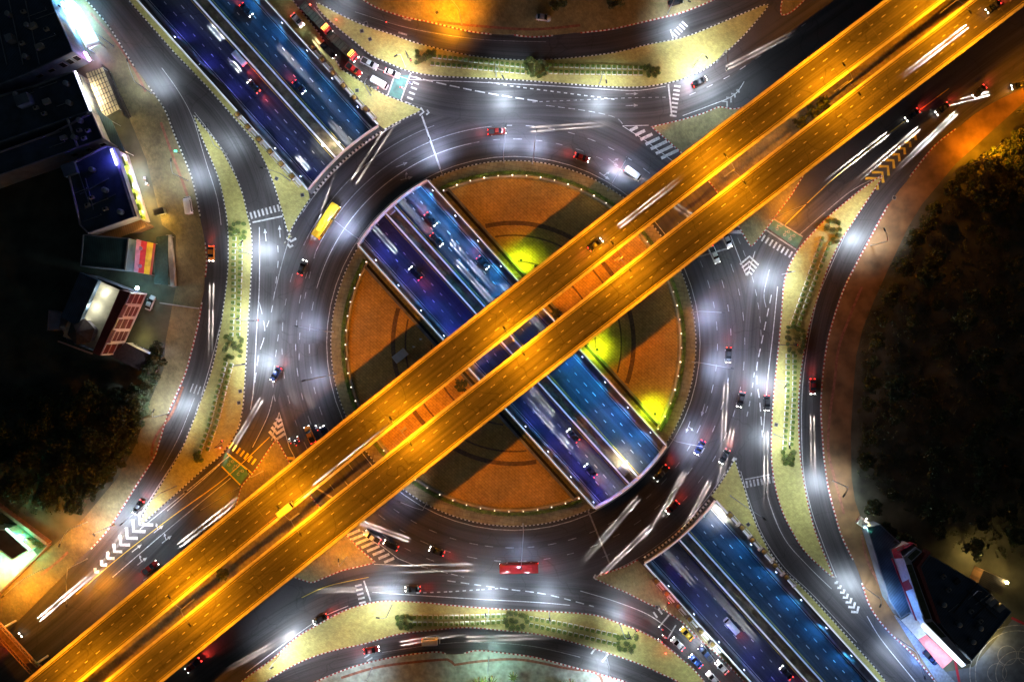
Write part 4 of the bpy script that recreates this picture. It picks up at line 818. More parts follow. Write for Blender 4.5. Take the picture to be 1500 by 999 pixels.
# ------------------------------------------------------------------ motorcycles and riders
def make_moto():
    t = thing('motorcycle', 'x', 'motorcycle')
    for x in (-.62, .62):
        m = MB(); m.tube([(x, -.06, .3), (x, .06, .3)], .3, 12); w = m.build('wheel', M_TYRE, t); m = MB(); m.tube([(x, -.065, .3), (x, .065, .3)], .16, 8); m.build('rim', M_RIM, w)
    m = MB(); loft(m, [sect(x, w, z0, z1, .05) for x, w, z0, z1 in ((-.75,.08,.55,.78),(-.3,.16,.35,.8),(.2,.17,.3,.78),(.55,.1,.45,.95))]); m.build('body', MATS['paint'], t, True)
    m = MB(); m.box((-.3, 0, .84), (.8, .26, .1), top=.9); m.build('seat', M_TYRE, t)
    m = MB(); m.tube([(.62,0,.3),(.5,0,.95)], .04, 6); m.tube([(.42,-.36,1.02),(.5,0,.98),(.42,.36,1.02)], .025, 6); m.build('handlebar', M_DARKM, t)
    m = MB(); m.box((.66, 0, .88), (.1, .2, .16)); m.build('headlight', M_HEADL, t); m = MB(); m.box((-.8, 0, .72), (.08, .2, .1)); m.build('taillight', M_TAILL, t)
    return t
def make_rider():
    # seated figure: one continuous skinned body, helmet as its child
    J = [(-.22,0,.92),(-.2,0,1.12),(-.12,0,1.36),(-.08,0,1.5),(-.04,0,1.66)]; V = list(J); E = [(0,1),(1,2),(2,3),(3,4)]; Rr = [.17,.16,.19,.075,.11]
    for sg in (-1, 1):
        o = len(V); V += [(-.1,sg*.21,1.42),(.12,sg*.3,1.2),(.42,sg*.31,1.08)]; Rr += [.075,.055,.04]; E += [(2,o),(o,o+1),(o+1,o+2)]
        o = len(V); V += [(-.16,sg*.12,.92),(.22,sg*.2,.84),(.08,sg*.19,.42),(.22,sg*.19,.36)]; Rr += [.11,.08,.055,.045]; E += [(0,o),(o,o+1),(o+1,o+2),(o+2,o+3)]
    me = bpy.data.meshes.new('person'); me.from_pydata(V, E, []); o = bpy.data.objects.new('person', me); COL.objects.link(o)
    sk = o.modifiers.new('skin', 'SKIN'); me.skin_vertices.new() if not me.skin_vertices else None
    for i, r in enumerate(Rr): me.skin_vertices[0].data[i].radius = (r, r)
    me.skin_vertices[0].data[0].use_root = True
    sb = o.modifiers.new('sub', 'SUBSURF'); sb.levels = sb.render_levels = 1
    dg = bpy.context.evaluated_depsgraph_get(); me2 = bpy.data.meshes.new_from_object(o.evaluated_get(dg)); o.modifiers.clear(); o.data = me2; me2.materials.clear(); me2.materials.append(MATS['shirt'])
    m = MB(); m.ball((-.04, 0, 1.68), .155, 0, 12, 1.05); m.build('helmet', MATS['helmet'], o, True)
    return o
mat('shirt', (.2, .22, .3), .8, var=.2); mat('helmet', (.6, .6, .62), .3, var=0)
moto0, rider0 = make_moto(), make_rider(); first = True
for x, y, h_, col, sh, ml, pl in ((590,131,hd(1,.45),RD,(.5,.5,.55),'red motorcycle waiting inside the green stop box, lower of two','rider in pale shirt on the red motorcycle in the green box'),(601,124,hd(1,.4),WH,(.15,.2,.45),'white motorcycle at the front of the green stop box, upper of two','rider in blue shirt on the white motorcycle in the green box'),
   (967,918,hd(-1,-.8),BL,(.1,.1,.12),'blue motorcycle between the two lower stop lines, uppermost of three','rider in black jacket on the blue motorcycle at the lower junction'),(972,930,hd(-1,-.8),WH,(.5,.12,.1),'white motorcycle between the two lower stop lines, middle of three','rider in red shirt on the white motorcycle at the lower junction'),(966,936,hd(-1,-.8),RD,(.4,.4,.4),'red motorcycle beside the lower kerb, lowest of three','rider in grey shirt on the red motorcycle at the lower kerb'),
   (465,626,hd(-.4,-1),WH,(.2,.3,.6),'white motorcycle between the orange pickup and the dark car','rider in blue shirt beside the orange pickup truck'),(426,645,hd(-.3,-1),SV,(.6,.6,.6),'silver motorcycle beside the chevrons, leftmost of three','rider in white shirt beside the chevrons, leftmost of three'),(434,648,hd(-.3,-1),BK,(.1,.1,.1),'black motorcycle beside the chevrons, middle of three','rider in black shirt beside the chevrons, middle of three'),(438,642,hd(-.3,-1),RD,(.5,.2,.1),'red motorcycle beside the chevrons, rightmost of three','rider in orange shirt beside the chevrons, rightmost of three')):
    p = P(x, y, .05)
    if first: mo, ri = moto0, rider0; mo.location = p; ri.location = p; mo.rotation_euler = ri.rotation_euler = (0, 0, h_); first = False
    else: mo = dup(moto0, p, h_); ri = dup(rider0, p, h_)
    tag(mo, ml, 'motorcycle', 'motorcycles at the stop lines'); tag(ri, pl, 'person', 'motorcycle riders')
    for c in mo.children:
        for i, s in enumerate(c.material_slots):
            if c.type == 'MESH' and c.data.materials[i] is MATS['paint']: s.link = 'OBJECT'; s.material = paint(col)
    s = ri.material_slots[0]; s.link = 'OBJECT'; s.material = mat('shirt_%d' % (x*7+y), sh, .8, var=.2)

# ================================================================== PLANTING
def leaf_cloud(m, c, rx, ry, rz, n, size, seed, mats=(0,)):
    r = random.Random(seed)
    for _ in range(n):
        while True:
            d = Vector((r.uniform(-1,1), r.uniform(-1,1), r.uniform(-1,1)))
            if .15 < d.length < 1: break
        p = Vector(c) + Vector((d.x*rx, d.y*ry, d.z*rz)); a = Vector((r.gauss(0,1), r.gauss(0,1), r.gauss(0,.6))).normalized(); b = a.cross(Vector((r.gauss(0,1), r.gauss(0,1), r.gauss(0,1)))).normalized()
        s = size*r.uniform(.6, 1.3); m.add([p - a*s, p + b*s*.55, p + a*s, p - b*s*.55], [(0,1,2,3)], r.choice(mats))
# clipped shrubs in low white boxes: one of each kind, then copies along the rows
def make_planter(seed):
    t = thing('planter', 'x', 'planter')
    m = MB(); m.box((0,0,.2), (1.12,.95,.4), top=.98); m.box((0,.5,.34), (1.2,.12,.2)); m.build('box', M_COPE, t)
    m = MB(); m.box((0,-.02,.72), (.95,.78,.62), top=.9); leaf_cloud(m, (0,-.02,.8), .6,.48,.42, 120, .13, seed); m.build('shrub', M_LEAF, t)
    return t
ROWS = [('upper row, street side, of the left island', [(345,341),(344,360),(343,383),(343,433),(340,490)], 17), ('upper row, ring side, of the left island', [(354,350),(353.5,370),(353,400),(351,450),(350,490)], 17),
 ('lower row, street side, of the left island', [(331,533),(318,580),(307,623),(294,661)], 17), ('lower row, ring side, of the left island', [(340,535),(330,573),(320,613),(306,657)], 16),
 ('left row, street side, of the upper island', [(637,84),(700,91),(766,98)], 18), ('left row, ring side, of the upper island', [(634,95),(700,101),(766,107)], 18),
 ('right row, street side, of the upper island', [(806,97),(870,99),(938,101)], 18), ('right row, ring side, of the upper island', [(806,107),(870,108),(938,109)], 18),
 ('upper row, ring side, of the right island', [(1203,350),(1187,396),(1173,436),(1160,473)], 16), ('upper row, street side, of the right island', [(1214,357),(1197,400),(1183,436),(1169,475)], 15),
 ('lower row, ring side, of the right island', [(1153,521),(1152,583),(1148,656)], 17), ('lower row, street side, of the right island', [(1163,521),(1162,583),(1158,650)], 17),
 ('left row, ring side, of the lower island', [(608,902),(670,902),(738,900)], 18), ('left row, street side, of the lower island', [(608,912),(670,912),(738,909)], 18),
 ('right row, ring side, of the lower island', [(778,904),(833,914),(900,929)], 16), ('right row, street side, of the lower island', [(778,914),(833,926),(900,942)], 16)]
pl0 = None
for nm, pts, n in ROWS:
    q = [P(v.x, v.y) for v in smooth(pts, 6)]; q = resample(q, sum((b-a).length for a, b in zip(q, q[1:]))/(n-1)); q = q[:n]
    for i, (p, nn) in enumerate(zip(q, norms(q))):
        a = math.atan2(nn.y, nn.x) - math.pi/2; loc = Vector((p.x, p.y, .15)); horiz = abs(pts[-1][0]-pts[0][0]) > abs(pts[-1][1]-pts[0][1])
        flip = math.pi if ('upper' in nm.split('of the')[-1] or 'right' in nm.split('of the')[-1]) else 0
        lab = 'boxed shrub, %s from the %s, %s' % (ordw(i), 'left' if horiz else 'top', nm)
        if pl0 is None: pl0 = make_planter(3); pl0.location = loc; pl0.rotation_euler = (0,0,a + flip); tag(pl0, lab, 'planter', 'boxed shrubs in rows on the islands')
        else: dup(pl0, loc, a + flip, lab, 'boxed shrubs in rows on the islands')
# rounded shrubs in the little gardens at the ends and middles of the rows
def make_shrub(seed, r, h, leaf=M_LEAF, n=420):
    o = thing('shrub', 'x', 'shrub'); m = MB(); rr = random.Random(seed)
    for k in range(5): leaf_cloud(m, (rr.uniform(-.4,.4)*r, rr.uniform(-.4,.4)*r, h*rr.uniform(.45,.75)), r*.62, r*.62, h*.42, n//5, .17, seed*9+k, (0,0,1))
    m.build('crown', [leaf, M_LEAF2], o)
    m = MB(); m.tube([(0,0,0), (.05,0,h*.35), (.02,.03,h*.6)], [.1,.08,.04], 6)
    for k in range(3): m.tube([(.04,0,h*.3), (math.cos(k*2.1)*r*.5, math.sin(k*2.1)*r*.5, h*.7)], [.05,.02], 5)
    m.build('stem', M_BARK, o); return o
SH = [make_shrub(11, 1.0, 1.6), make_shrub(12, 1.35, 2.2), make_shrub(13, .8, 1.2)]; used = [False]*3
GARD = [('left island, upper end', [(343,329),(350,328),(358,329),(341,336),(359,340),(341,344),(358,348)], (351,340)), ('left island, middle garden', [(333,494),(339,497),(352,494),(356,499),(334,503),(332,511),(335,521),(341,524),(352,522),(354,514),(353,507),(344,504),(331,527)], (348,510)), ('left island, lower end', [(287,665),(290,672),(297,674)], (294,668)),
 ('upper island, left end', [(611,78),(613,85),(611,93),(618,90),(624,82),(631,84),(628,78),(636,80)], (622,88)), ('upper island, middle garden', [(770,93),(776,90),(783,92),(771,101),(775,108),(780,112),(790,113),(797,110),(800,103),(799,95),(792,93),(784,109)], (787,101)), ('upper island, right end', [(944,101),(950,100),(956,102),(962,103),(964,109),(958,112),(949,112)], (953,106)),
 ('right island, upper end', [(1212,325),(1220,324),(1227,327),(1209,334),(1228,337),(1226,345),(1219,350),(1224,354)], (1217,337)), ('right island, middle garden', [(1154,479),(1161,478),(1168,482),(1174,485),(1176,492),(1176,500),(1175,508),(1170,514),(1161,516),(1154,512),(1153,504),(1153,495),(1153,487),(1164,505)], (1164,495)), ('right island, lower end', [(1146,662),(1147,670),(1149,677),(1156,678),(1160,671),(1159,663)], (1152,670)),
 ('lower island, left end', [(583,903),(590,901),(597,901),(603,903),(583,911),(588,916),(597,917),(603,914)], (591,909)), ('lower island, middle garden', [(742,899),(747,896),(756,897),(764,899),(770,901),(741,907),(743,915),(750,917),(758,918),(766,915),(771,908),(755,909)], (750,906)), ('lower island, right end', [(906,932),(913,930),(921,930),(931,931),(905,940),(907,947),(914,950),(923,949),(929,945)], (917,939))]
for nm, pts, mid in GARD:
    for i, (x, y) in enumerate(pts + [mid]):
        k = 1 if i == len(pts) else (0 if i % 2 else 2); loc = P(x, y, .15); rz = rnd.uniform(0, 6)
        lab = ('larger round shrub in the centre of the planting bed, %s' % nm) if k == 1 else 'low round shrub, %s round the planting bed, %s' % (ordw(i), nm)
        if not used[k]: r = SH[k]; used[k] = True; r.location = loc; r.rotation_euler = (0,0,rz); tag(r, lab, 'shrub', 'rounded shrubs in the island beds')
        else: r = dup(SH[k], loc, rz, lab, 'rounded shrubs in the island beds')
        s = rnd.uniform(.85, 1.2); r.scale = (s, s, s)
# square pots with round shrubs and railing panels along the ramp walls
def make_pot():
    t = thing('plant_pot', 'x', 'plant pot'); m = MB(); m.box((0,0,.5), (1.5,1.5,1.0)); m.box((0,0,1.03), (1.7,1.7,.12)); m.build('pot', mat('pot_dark', (.13,.10,.08), .8, var=.3), t)
    m = MB(); m.ball((0,0,1.35), .68, 0, 10, .75, .12, 5); leaf_cloud(m, (0,0,1.4), .78,.78,.5, 160, .1, 8); m.build('plant', mat('pot_plant', (.30,.20,.045), .8, var=.4, scale=4), t)
    return t
def make_panel():
    t = thing('railing_panel', 'x', 'railing'); m = MB(); m.box((0,0,.45), (2.3,.5,.9)); m.build('base_wall', M_COPE, t)
    m = MB(); m.box((0,-.75,.3), (2.3,.12,.6)); m.box((0,.12,1.0), (2.5,.16,.14)); m.build('rail', M_COPE, t)
    m = MB(); m.box((-1.35,0,.6), (.3,1.5,1.2)); m.build('post', mat('post_stone', (.55,.48,.42), .7, var=.2), t); return t
pot0, pan0 = make_pot(), make_panel(); fp = True
for nm, pts, sd in (('upper left ramp wall', [(350,170),(365,188),(381.5,206),(397.5,224),(413.5,242),(429.6,259.6)], -1), ('right wall of upper ramp by the queue', [(459,72),(473.5,90),(489.4,109.5),(504.4,128),(520,145),(537,162)], 1), ('right wall of the lower right ramp', [(1068,753),(1085,771),(1100,789),(1117,806),(1133,826),(1150,843)], 1), ('left wall of lower ramp by the queue', [(960,849),(975,867),(992,885.5),(1008.5,904),(1025,922),(1042,940.6)], -1)):
    a = -R(48)
    for i, (x, y) in enumerate(pts):
        lp = P(x, y, .15); d = Vector((math.cos(a), math.sin(a), 0)); q = Vector((-d.y, d.x, 0)); lq = lp + d*2.3 + q*(sd*.2 if sd > 0 else -.2)*0
        l1 = 'round shrub pot, %s from the top, %s' % (ordw(i), nm); l2 = 'white railing panel, %s from the top, %s' % (ordw(i), nm)
        if fp: r1, r2 = pot0, pan0; fp = False; r1.location, r2.location = lp, lq; r1.rotation_euler = (0,0,a); r2.rotation_euler = (0,0,a if sd < 0 else a + math.pi); tag(r1, l1, None, 'shrub pots along the ramp walls'); tag(r2, l2, None, 'railing panels along the ramp walls')
        else: dup(pot0, lp, a, l1, 'shrub pots along the ramp walls'); dup(pan0, lq, a if sd < 0 else a + math.pi, l2, 'railing panels along the ramp walls')
# plaza fence with globe lamps, and hedge
gl0 = None
for n, sg, nm in ((NR+1.5, 1, 'upper right'), (NL-1.5, -1, 'lower left')):
    t = thing('plaza_fence', 'low curved fence with rails round the %s half of the plaza' % nm, 'fence')
    q = [P(*p) for p in seg(244, n + sg*6, sg, 80)]; q = resample(q, 1.0); m = MB()
    for z in (.5, 1.0): m.tube([p + Vector((0,0,.15+z)) for p in q], .06, 5)
    m.build('rails', mat('fence_rail', (.5,.42,.3), .6, var=.2), t)
    m = MB(); m.ribbon([p + Vector((0,0,.15)) for p in q], .5, 0, .35); m.build('base_wall', M_CONC, t)
    h = MB(); rr = random.Random(5)
    hq = resample([P(*p) for p in seg(249.5, n + sg*6, sg, 80)], .8)
    for k, p in enumerate(hq): leaf_cloud(h, p + Vector((0,0,.75)), .75, .75, .6, 30, .16, k, (0,0,0,1))
    h.ribbon([p + Vector((0,0,.15)) for p in hq], .9, 0, .55, 0); o = h.build('hedge', [M_LEAF, M_LEAF2]); tag(o, 'low clipped hedge curving outside the %s plaza fence' % nm, 'hedge')
    posts = resample(q, 4.1)
    for i, p in enumerate(posts):
        lab = '%s globe lamp post along the %s plaza fence, %s' % (ordw(i), nm, 'counted clockwise' if sg > 0 else 'counted anticlockwise')
        if gl0 is None:
            gl0 = thing('globe_lamp', lab, 'globe lamp', 'globe lamps on the plaza fence', p + Vector((0,0,.15))); m = MB(); m.box((0,0,.7), (.4,.4,1.4)); m.box((0,0,1.43), (.52,.52,.1)); m.build('post', M_CONC, gl0)
            m = MB(); m.ball((0,0,1.72), .19, 0, 10); m.build('globe', M_GLOBE, gl0, True)
        else: r = dup(gl0, p + Vector((0,0,.15)), 0, lab, 'globe lamps on the plaza fence')
        if sg < 0:
            pass
    if sg > 0:
        for p in posts[1::2]: point('globe_light', p + Vector((0,0,2.2)), 60, (1, .8, .5), .2)
    # dark planting channel and pale wall beside the underpass edge
    t = thing('garden_wall', 'long dark edging wall between the %s plaza and the underpass' % nm, 'wall'); k = n + sg*12.5
    m = MB(); m.ribbon([TR(circ(k, 246, -1) + (circ(k, 246, 1)-circ(k, 246, -1))*i/30, k) for i in range(31)], .7, .1, .75); m.build('wall', M_CONCD, t); k = n + sg*9
    m = MB(); m.ribbon([TR(circ(k, 246, -1) + (circ(k, 246, 1)-circ(k, 246, -1))*i/30, k) for i in range(31)], .9, .1, .3); m.build('drain', M_DARKM, t); k = n + sg*5
    o = MB(); pts = [TR(circ(k, 250, -1) + (circ(k, 250, 1)-circ(k, 250, -1))*i/90, k) for i in range(91)]
    for j, p in enumerate(pts): leaf_cloud(o, p + Vector((0,0,.3)), 1.1, 1.1, .22, 22, .14, j, (0,1)) if rnd.random() < .7 else None
    o.build('creeper', [M_LEAF, M_LEAF2]).__setitem__('kind', 'stuff')
# plants on the median of the underpass (ground cover)
m = MB(); rr = random.Random(4)
for s_ in range(-150, 1900, 5):
    if rr.random() < .55: leaf_cloud(m, TR(s_, 218.8 + rr.uniform(-4,4), tz(s_)) + Vector((0,0,.6)), .9, .9, .4, 26, .15, s_, (0,1,1))
m.build('ground_cover', [M_LEAF, M_LEAF2])['kind'] = 'stuff'
# kiosk and two small lamps in the left plaza
t = thing('kiosk', 'small grey cabinet with lit flat roof in the flyover shadow on the left plaza', 'kiosk', None, P(588, 521, .19), R(38)); m = MB(); m.box((0,0,1.3), (3.9,2.0,2.6)); m.build('cabinet', M_CONC, t); m = MB(); m.box((0,0,2.68), (4.3,2.4,.14)); m.build('roof', M_COPE, t); m = MB(); m.box((0,-1.02,1.1), (1.0,.06,2.0)); d = m.build('door', M_STEEL, t); m = MB(); m.box((.35,-1.08,1.1), (.06,.08,.2)); m.build('handle', M_DARKM, d)
for x, y, lab in ((618,497,'short lamp post right of the plaza cabinet, nearer the underpass'),(608,508,'short lamp post just right of the plaza cabinet')):
    t = thing('lamp_post', lab, 'lamp post', None, P(x, y, .19)); m = MB(); m.tube([(0,0,0),(0,0,3.4)], [.1,.07], 8); m.build('pole', M_STEEL, t); m = MB(); m.ball((0,0,3.6), .32, 0, 10); m.build('globe', M_KW, t, True)
# ------------------------------------------------------------------ trees
def make_tree(seed, r, h, n, leafs, size=.34):
    o = thing('tree', 'x', 'tree'); rr = random.Random(seed); m = MB(); tr = MB(); top = h*.55
    tr.tube([(0,0,0), (.1,.05,h*.25), (-.05,.1,top)], [.28*r/3, .2*r/3, .12*r/3], 8)
    for k in range(11):
        a = k*2.4 + rr.uniform(-.3,.3); q = r*rr.uniform(.25,.85); zc = h*rr.uniform(.5,.86); c = Vector((math.cos(a)*q, math.sin(a)*q, zc)) if k else Vector((0,0,h*.88))
        tr.tube([(0,0,h*rr.uniform(.25,.5)), c*.6 + Vector((0,0,zc*.3)), c], [.1*r/3, .06*r/3, .02], 5)
        rad = r*rr.uniform(.28,.46); leaf_cloud(m, c, rad, rad, rad*.75, n//11, size, seed*31+k, rr.choice(((0,0,1),(0,),(0,2),(1,2),(0,0,0,2))))
    m.build('crown', leafs, o); tr.build('trunk', M_BARK, o); return o
LV = [M_LEAFD, M_LEAF2, M_LEAFM]
TR_ = [make_tree(21, 3.2, 6, 1100, LV), make_tree(22, 2.4, 4.2, 800, LV), make_tree(23, 4.2, 8, 1500, LV, .4)]; tu = [False]*3
def put_tree(k, x, y, lab, group, s=1.0, z=.13):
    loc = P(x, y, z); rz = rnd.uniform(0, 6.28)
    if not tu[k]: r = TR_[k]; tu[k] = True; r.location = loc; r.rotation_euler = (0,0,rz); tag(r, lab, 'tree', group)
    else: r = dup(TR_[k], loc, rz, lab, group)
    r.scale = (s, s, s*rnd.uniform(.9, 1.1)); return r
# left thicket
pos = []; rr = random.Random(31)
def scatter(poly, n, dmin, tries=4000):
    out = []; xs = [p[0] for p in poly]; ys = [p[1] for p in poly]
    for _ in range(tries):
        x, y = rr.uniform(min(xs), max(xs)), rr.uniform(min(ys), max(ys)); ins = False; j = len(poly)-1
        for i in range(len(poly)):
            (xi, yi), (xj, yj) = poly[i], poly[j]
            if (yi > y) != (yj > y) and x < (xj-xi)*(y-yi)/(yj-yi) + xi: ins = not ins
            j = i
        if ins and all((x-a)**2 + (y-b)**2 > dmin*dmin for a, b in out): out.append((x, y))
        if len(out) >= n: break
    return out
edge_l = [(232,560),(226,580),(222,602),(212,622),(205,640),(196,660),(186,676),(172,694),(160,706),(146,722),(130,736),(116,744),(238,545),(243,515),(246,528)]
for i, (x, y) in enumerate(edge_l): put_tree(1 if i % 2 else 0, x-6, y-4, '%s bush from the top along the edge of the left thicket' % ordw(i) if i < 12 else 'bush beside the porch roof of the house with red windows, %s' % ('top left' if i == 12 else 'topmost' if i == 13 else 'lowest'), 'trees of the left thicket', rr.uniform(.8,1.1))
for i, (x, y) in enumerate(sorted(scatter([(60,560),(215,575),(190,650),(150,700),(100,735),(20,720),(10,640)], 26, 22), key=lambda p: p[1])): put_tree(2 if i % 3 else 0, x, y, 'dark tree inside the left thicket, %s from the top' % ordw(i), 'trees of the left thicket', rr.uniform(.8,1.2))
# right field: bushes along its edge and scattered trees
edge_r = [(1392,262),(1376,280),(1350,310),(1342,334),(1322,352),(1308,395),(1296,426),(1288,440),(1276,470),(1268,500),(1264,530),(1258,560),(1256,590),(1256,640),(1252,672),(1262,740),(1280,770),(1296,782),(1310,790)]
for i, (x, y) in enumerate(edge_r): put_tree(1, x+10, y, '%s bush from the top along the edge of the right field' % ordw(i), 'bushes along the right field', rr.uniform(.7,1.15))
for i, (x, y) in enumerate(sorted(scatter([(1400,260),(1440,215),(1510,175),(1510,330),(1470,330),(1420,300)], 20, 15), key=lambda p: p[1])): put_tree(i % 2 + 0, x, y, 'tree lit orange beside the upper right verge, %s from the top' % ordw(i), 'trees beside the upper right verge', rr.uniform(.7,1.2))
for i, (x, y) in enumerate(sorted(scatter([(1350,345),(1510,340),(1510,790),(1400,800),(1300,740),(1285,560)], 46, 26), key=lambda p: p[1])): put_tree((0,1,2)[i % 3], x, y, 'dark tree out in the right field, %s from the top' % ordw(i), 'trees in the right field', rr.uniform(.6,1.15))
for i, (x, y) in enumerate(((1203,152),(1186,165),(1170,180))): put_tree(1, x-2, y+3, '%s round bush from the right in the gap between the flyover carriageways' % ordw(i), 'bushes in the flyover gap', .85, .15)
put_tree(1, 330, 838, 'single round bush in the flyover gap at the lower left', None, .8, .15); put_tree(1, 676, 563, 'leafy bush in the flyover gap left of the underpass', None, .8, .15); put_tree(1, 815, 459, 'leafy bush in the flyover gap right of the underpass', None, .55, .15)
put_tree(2, 818, 12, 'dark round tree over the silver car on the upper pavement, left of two', 'trees on the upper pavement', .78, .15); put_tree(0, 896, 6, 'dark round tree on the upper pavement, right of two', 'trees on the upper pavement', 1.0, .15)
# palms at the bottom edge
def make_palm(seed):
    o = thing('palm_tree', 'x', 'palm tree'); m = MB(); m.tube([(0,0,0),(.15,0,2.5),(.2,.1,5)], [.26,.2,.17], 8); m.build('trunk', mat('palm_trunk', (.34,.2,.13), .9, var=.3), o); m = MB(); rr_ = random.Random(seed)
    for k in range(12):
        a = k*.52 + rr_.uniform(-.15,.15); pr = None
        for j in range(7):
            f = j/6; c = Vector((.2 + math.cos(a)*2.3*f, .1 + math.sin(a)*2.3*f, 5.1 + .9*f - 2.0*f*f)); w = .38*(1-f*.8); q = Vector((-math.sin(a), math.cos(a), 0))*w
            if pr: m.add([pr[0], pr[1], c+q, c-q], [(0,1,2,3)], k % 2)
            pr = (c-q, c+q)
    m.build('crown', [M_LEAF, M_LEAF2], o); return o
pm = make_palm(2)
for i, (x, y) in enumerate(((701,992),(711,992),(721,990),(665,1000),(820,997),(834,994),(752,984))):
    r = pm if i == 0 else dup(pm, P(x, y, .15), i*1.3); r.location = P(x, y, .15); tag(r, '%s palm from the left on the teal lit pavement at the bottom edge' % ordw((1,2,3,0,5,6,4)[i]), 'palm tree', 'palms at the bottom edge'); k = .7 if i > 2 else .85; r.scale = (k, k, k)
# grass in the fields
m = MB(); rr = random.Random(77)
for poly, n in (([(1290,560),(1310,430),(1350,320),(1500,200),(1500,820),(1400,800),(1262,700)], 2600), ([(0,560),(210,570),(200,640),(150,700),(90,750),(0,760)], 900), ([(1265,480),(1300,400),(1345,310),(1360,320),(1310,430),(1275,560),(1262,700),(1255,690)], 900)):
    for x, y in [(rr.uniform(min(p[0] for p in poly), max(p[0] for p in poly)), rr.uniform(min(p[1] for p in poly), max(p[1] for p in poly))) for _ in range(n)]:
        ins = False; j = len(poly)-1
        for i in range(len(poly)):
            (xi, yi), (xj, yj) = poly[i], poly[j]
            if (yi > y) != (yj > y) and x < (xj-xi)*(y-yi)/(yj-yi) + xi: ins = not ins
            j = i
        if ins: leaf_cloud(m, P(x, y, .35), .9, .9, .25, 7, .3, int(x*31+y), (0,1,2))
m.build('grass', LV)['kind'] = 'stuff'

# ================================================================== BUILDINGS
def px(poly, z): return [P(x, y, z) for x, y in poly]
def inset(q, d):
    q = [Vector((p.x, p.y, 0)) for p in q]
    if area2(q) < 0: q = q[::-1]
    n = len(q); out = []
    for i in range(n):
        a, b, c = q[i-1], q[i], q[(i+1) % n]; u = (b-a).normalized(); v = (c-b).normalized()
        nu, nv = Vector((-u.y, u.x, 0)), Vector((-v.y, v.x, 0)); k = 1 + nu.dot(nv)
        out.append(b + (nu + nv)*(d/max(.3, k)))
    return out
M_ROOFB = striped('blue_metal_roof', (.035,.06,.10), (.055,.095,.15), .55, 25, .45)
M_ROOFN = striped('navy_metal_roof', (.03,.06,.10), (.05,.09,.14), .7, 40, .5)
M_ROOFT = striped('teal_metal_roof', (.02,.05,.055), (.035,.085,.09), .5, 5, .5)
M_ROOFC = mat('roof_concrete', (.06,.09,.13), .9, var=.5, scale=.2, detail=10)
M_WALLP = mat('mauve_wall', (.30,.28,.34), .8, var=.25, scale=.4); M_WALLB = mat('blue_grey_wall', (.15,.19,.24), .8, var=.3, scale=.4)
M_MAROON = striped('maroon_tiles', (.10,.025,.022), (.15,.04,.035), .4, 64, .7); M_PANE = mat('red_pane', (.13,.02,.018), .35, var=.2); M_PINKF = mat('pink_frame', (.62,.46,.45), .6, var=.1)
M_BEIGE = mat('beige_floor', (.50,.48,.36), .8, var=.2, scale=.5); M_WOOD = striped('plank_wall', (.16,.085,.04), (.27,.14,.06), .5, 12, .7)
def building(name, label, poly, h, roof, wall, cat='building', par=.7, z0=0.1, parent=None):
    t = thing(name, label, cat, None, (0,0,0)); q = px(poly, h)
    if area2(q) < 0: q = q[::-1]
    m = MB(); m.walls(q, z0, h); i = inset(q, .3); n = len(q)
    if par: 
        m.add([Vector((p.x,p.y,h)) for p in q + i], [(k, (k+1) % n, n+(k+1) % n, n+k) for k in range(n)]); m.walls(i, h-par, h, flip=True)
    m.build('wall', wall, t); m = MB(); m.poly(i if par else q, h - (par or 0) + .004); m.build('roof', roof, t)
    return t, q
def facade(t, a, b, z0, z1, cols, rows, nm='window', mt=None, frame=None, wf=.7, hf=.6, out=.06):
    """windows between ground points a and b (world), each its own part"""
    d = (b-a); L = Vector((d.x,d.y,0)).length; u = Vector((d.x,d.y,0)).normalized(); q = Vector((u.y,-u.x,0))
    for i in range(cols):
        for j in range(rows):
            c = a + u*L*(i+.5)/cols; w, hh = L/cols*wf, (z1-z0)/rows*hf; z = z0 + (z1-z0)*(j+.5)/rows
            m = MB(); m.box(Vector((c.x,c.y,z)) + q*out, (w, .12, hh), math.atan2(u.y,u.x)); f = m.build(nm, frame or M_CONC, t)
            m = MB(); m.box(Vector((c.x,c.y,z)) + q*(out+.07), (w*.88, .06, hh*.86), math.atan2(u.y,u.x)); m.build('pane', mt or M_GLASS, f)
def bar(t, nm, a, b, w, h, mt):
    m = MB(); m.beam(a, b, w, h); return m.build(nm, mt, t)
def roofstuff(t, poly, h, items):
    for nm, x, y, sx, sy, sz, a, mt in items:
        p = P(x, y, h); m = MB(); m.box((p.x, p.y, h + sz/2), (sx, sy, sz), R(a), top=.96); m.build(nm, mt, t)
# -- the row of shops, upper left
t, q = building('shop_building', 'long dark roofed shop with glass front glowing cyan at the upper left corner', [(-70,-60),(50,-60),(74,0),(107,76),(38,109),(-90,160)], 8, M_ROOFN, M_WALLB)
a, b = P(74,0,8), P(107,76,8); u = (b-a).normalized()
facade(t, a - u*8, b, 1.0, 7.6, 9, 2, mt=M_GLASS, wf=.88, hf=.85)
c1, c2 = P(38,109,8), P(107,76,8); facade(t, c1 + (c2-c1)*.55, c2, 2.5, 7, 3, 1)
facade(t, c1, c1 + (c2-c1)*.5, 3, 6.5, 2, 1, wf=.5, hf=.4)
roofstuff(t, None, 7.3, [('water_tank', 20,60,2,2,2.2,20,M_STEEL),('roof_unit',50,40,2.2,1.4,1.1,25,M_CONC),('roof_unit',60,70,2.2,1.4,1.1,25,M_CONC)])
m = MB(); 
for k in range(3):
    p0, p1 = P(-20+k*24, -40, 7.4), P(10+k*24, 95, 7.4); m.beam(p0, p1, .25, .25)
m.build('roof_ridge', M_STEEL, t)
sgn = bar(t, 'sign_band', P(90,18,3.6), P(100,40,3.6), .5, 1.3, emat('red_sign', (1,.04,.02), 3.0))
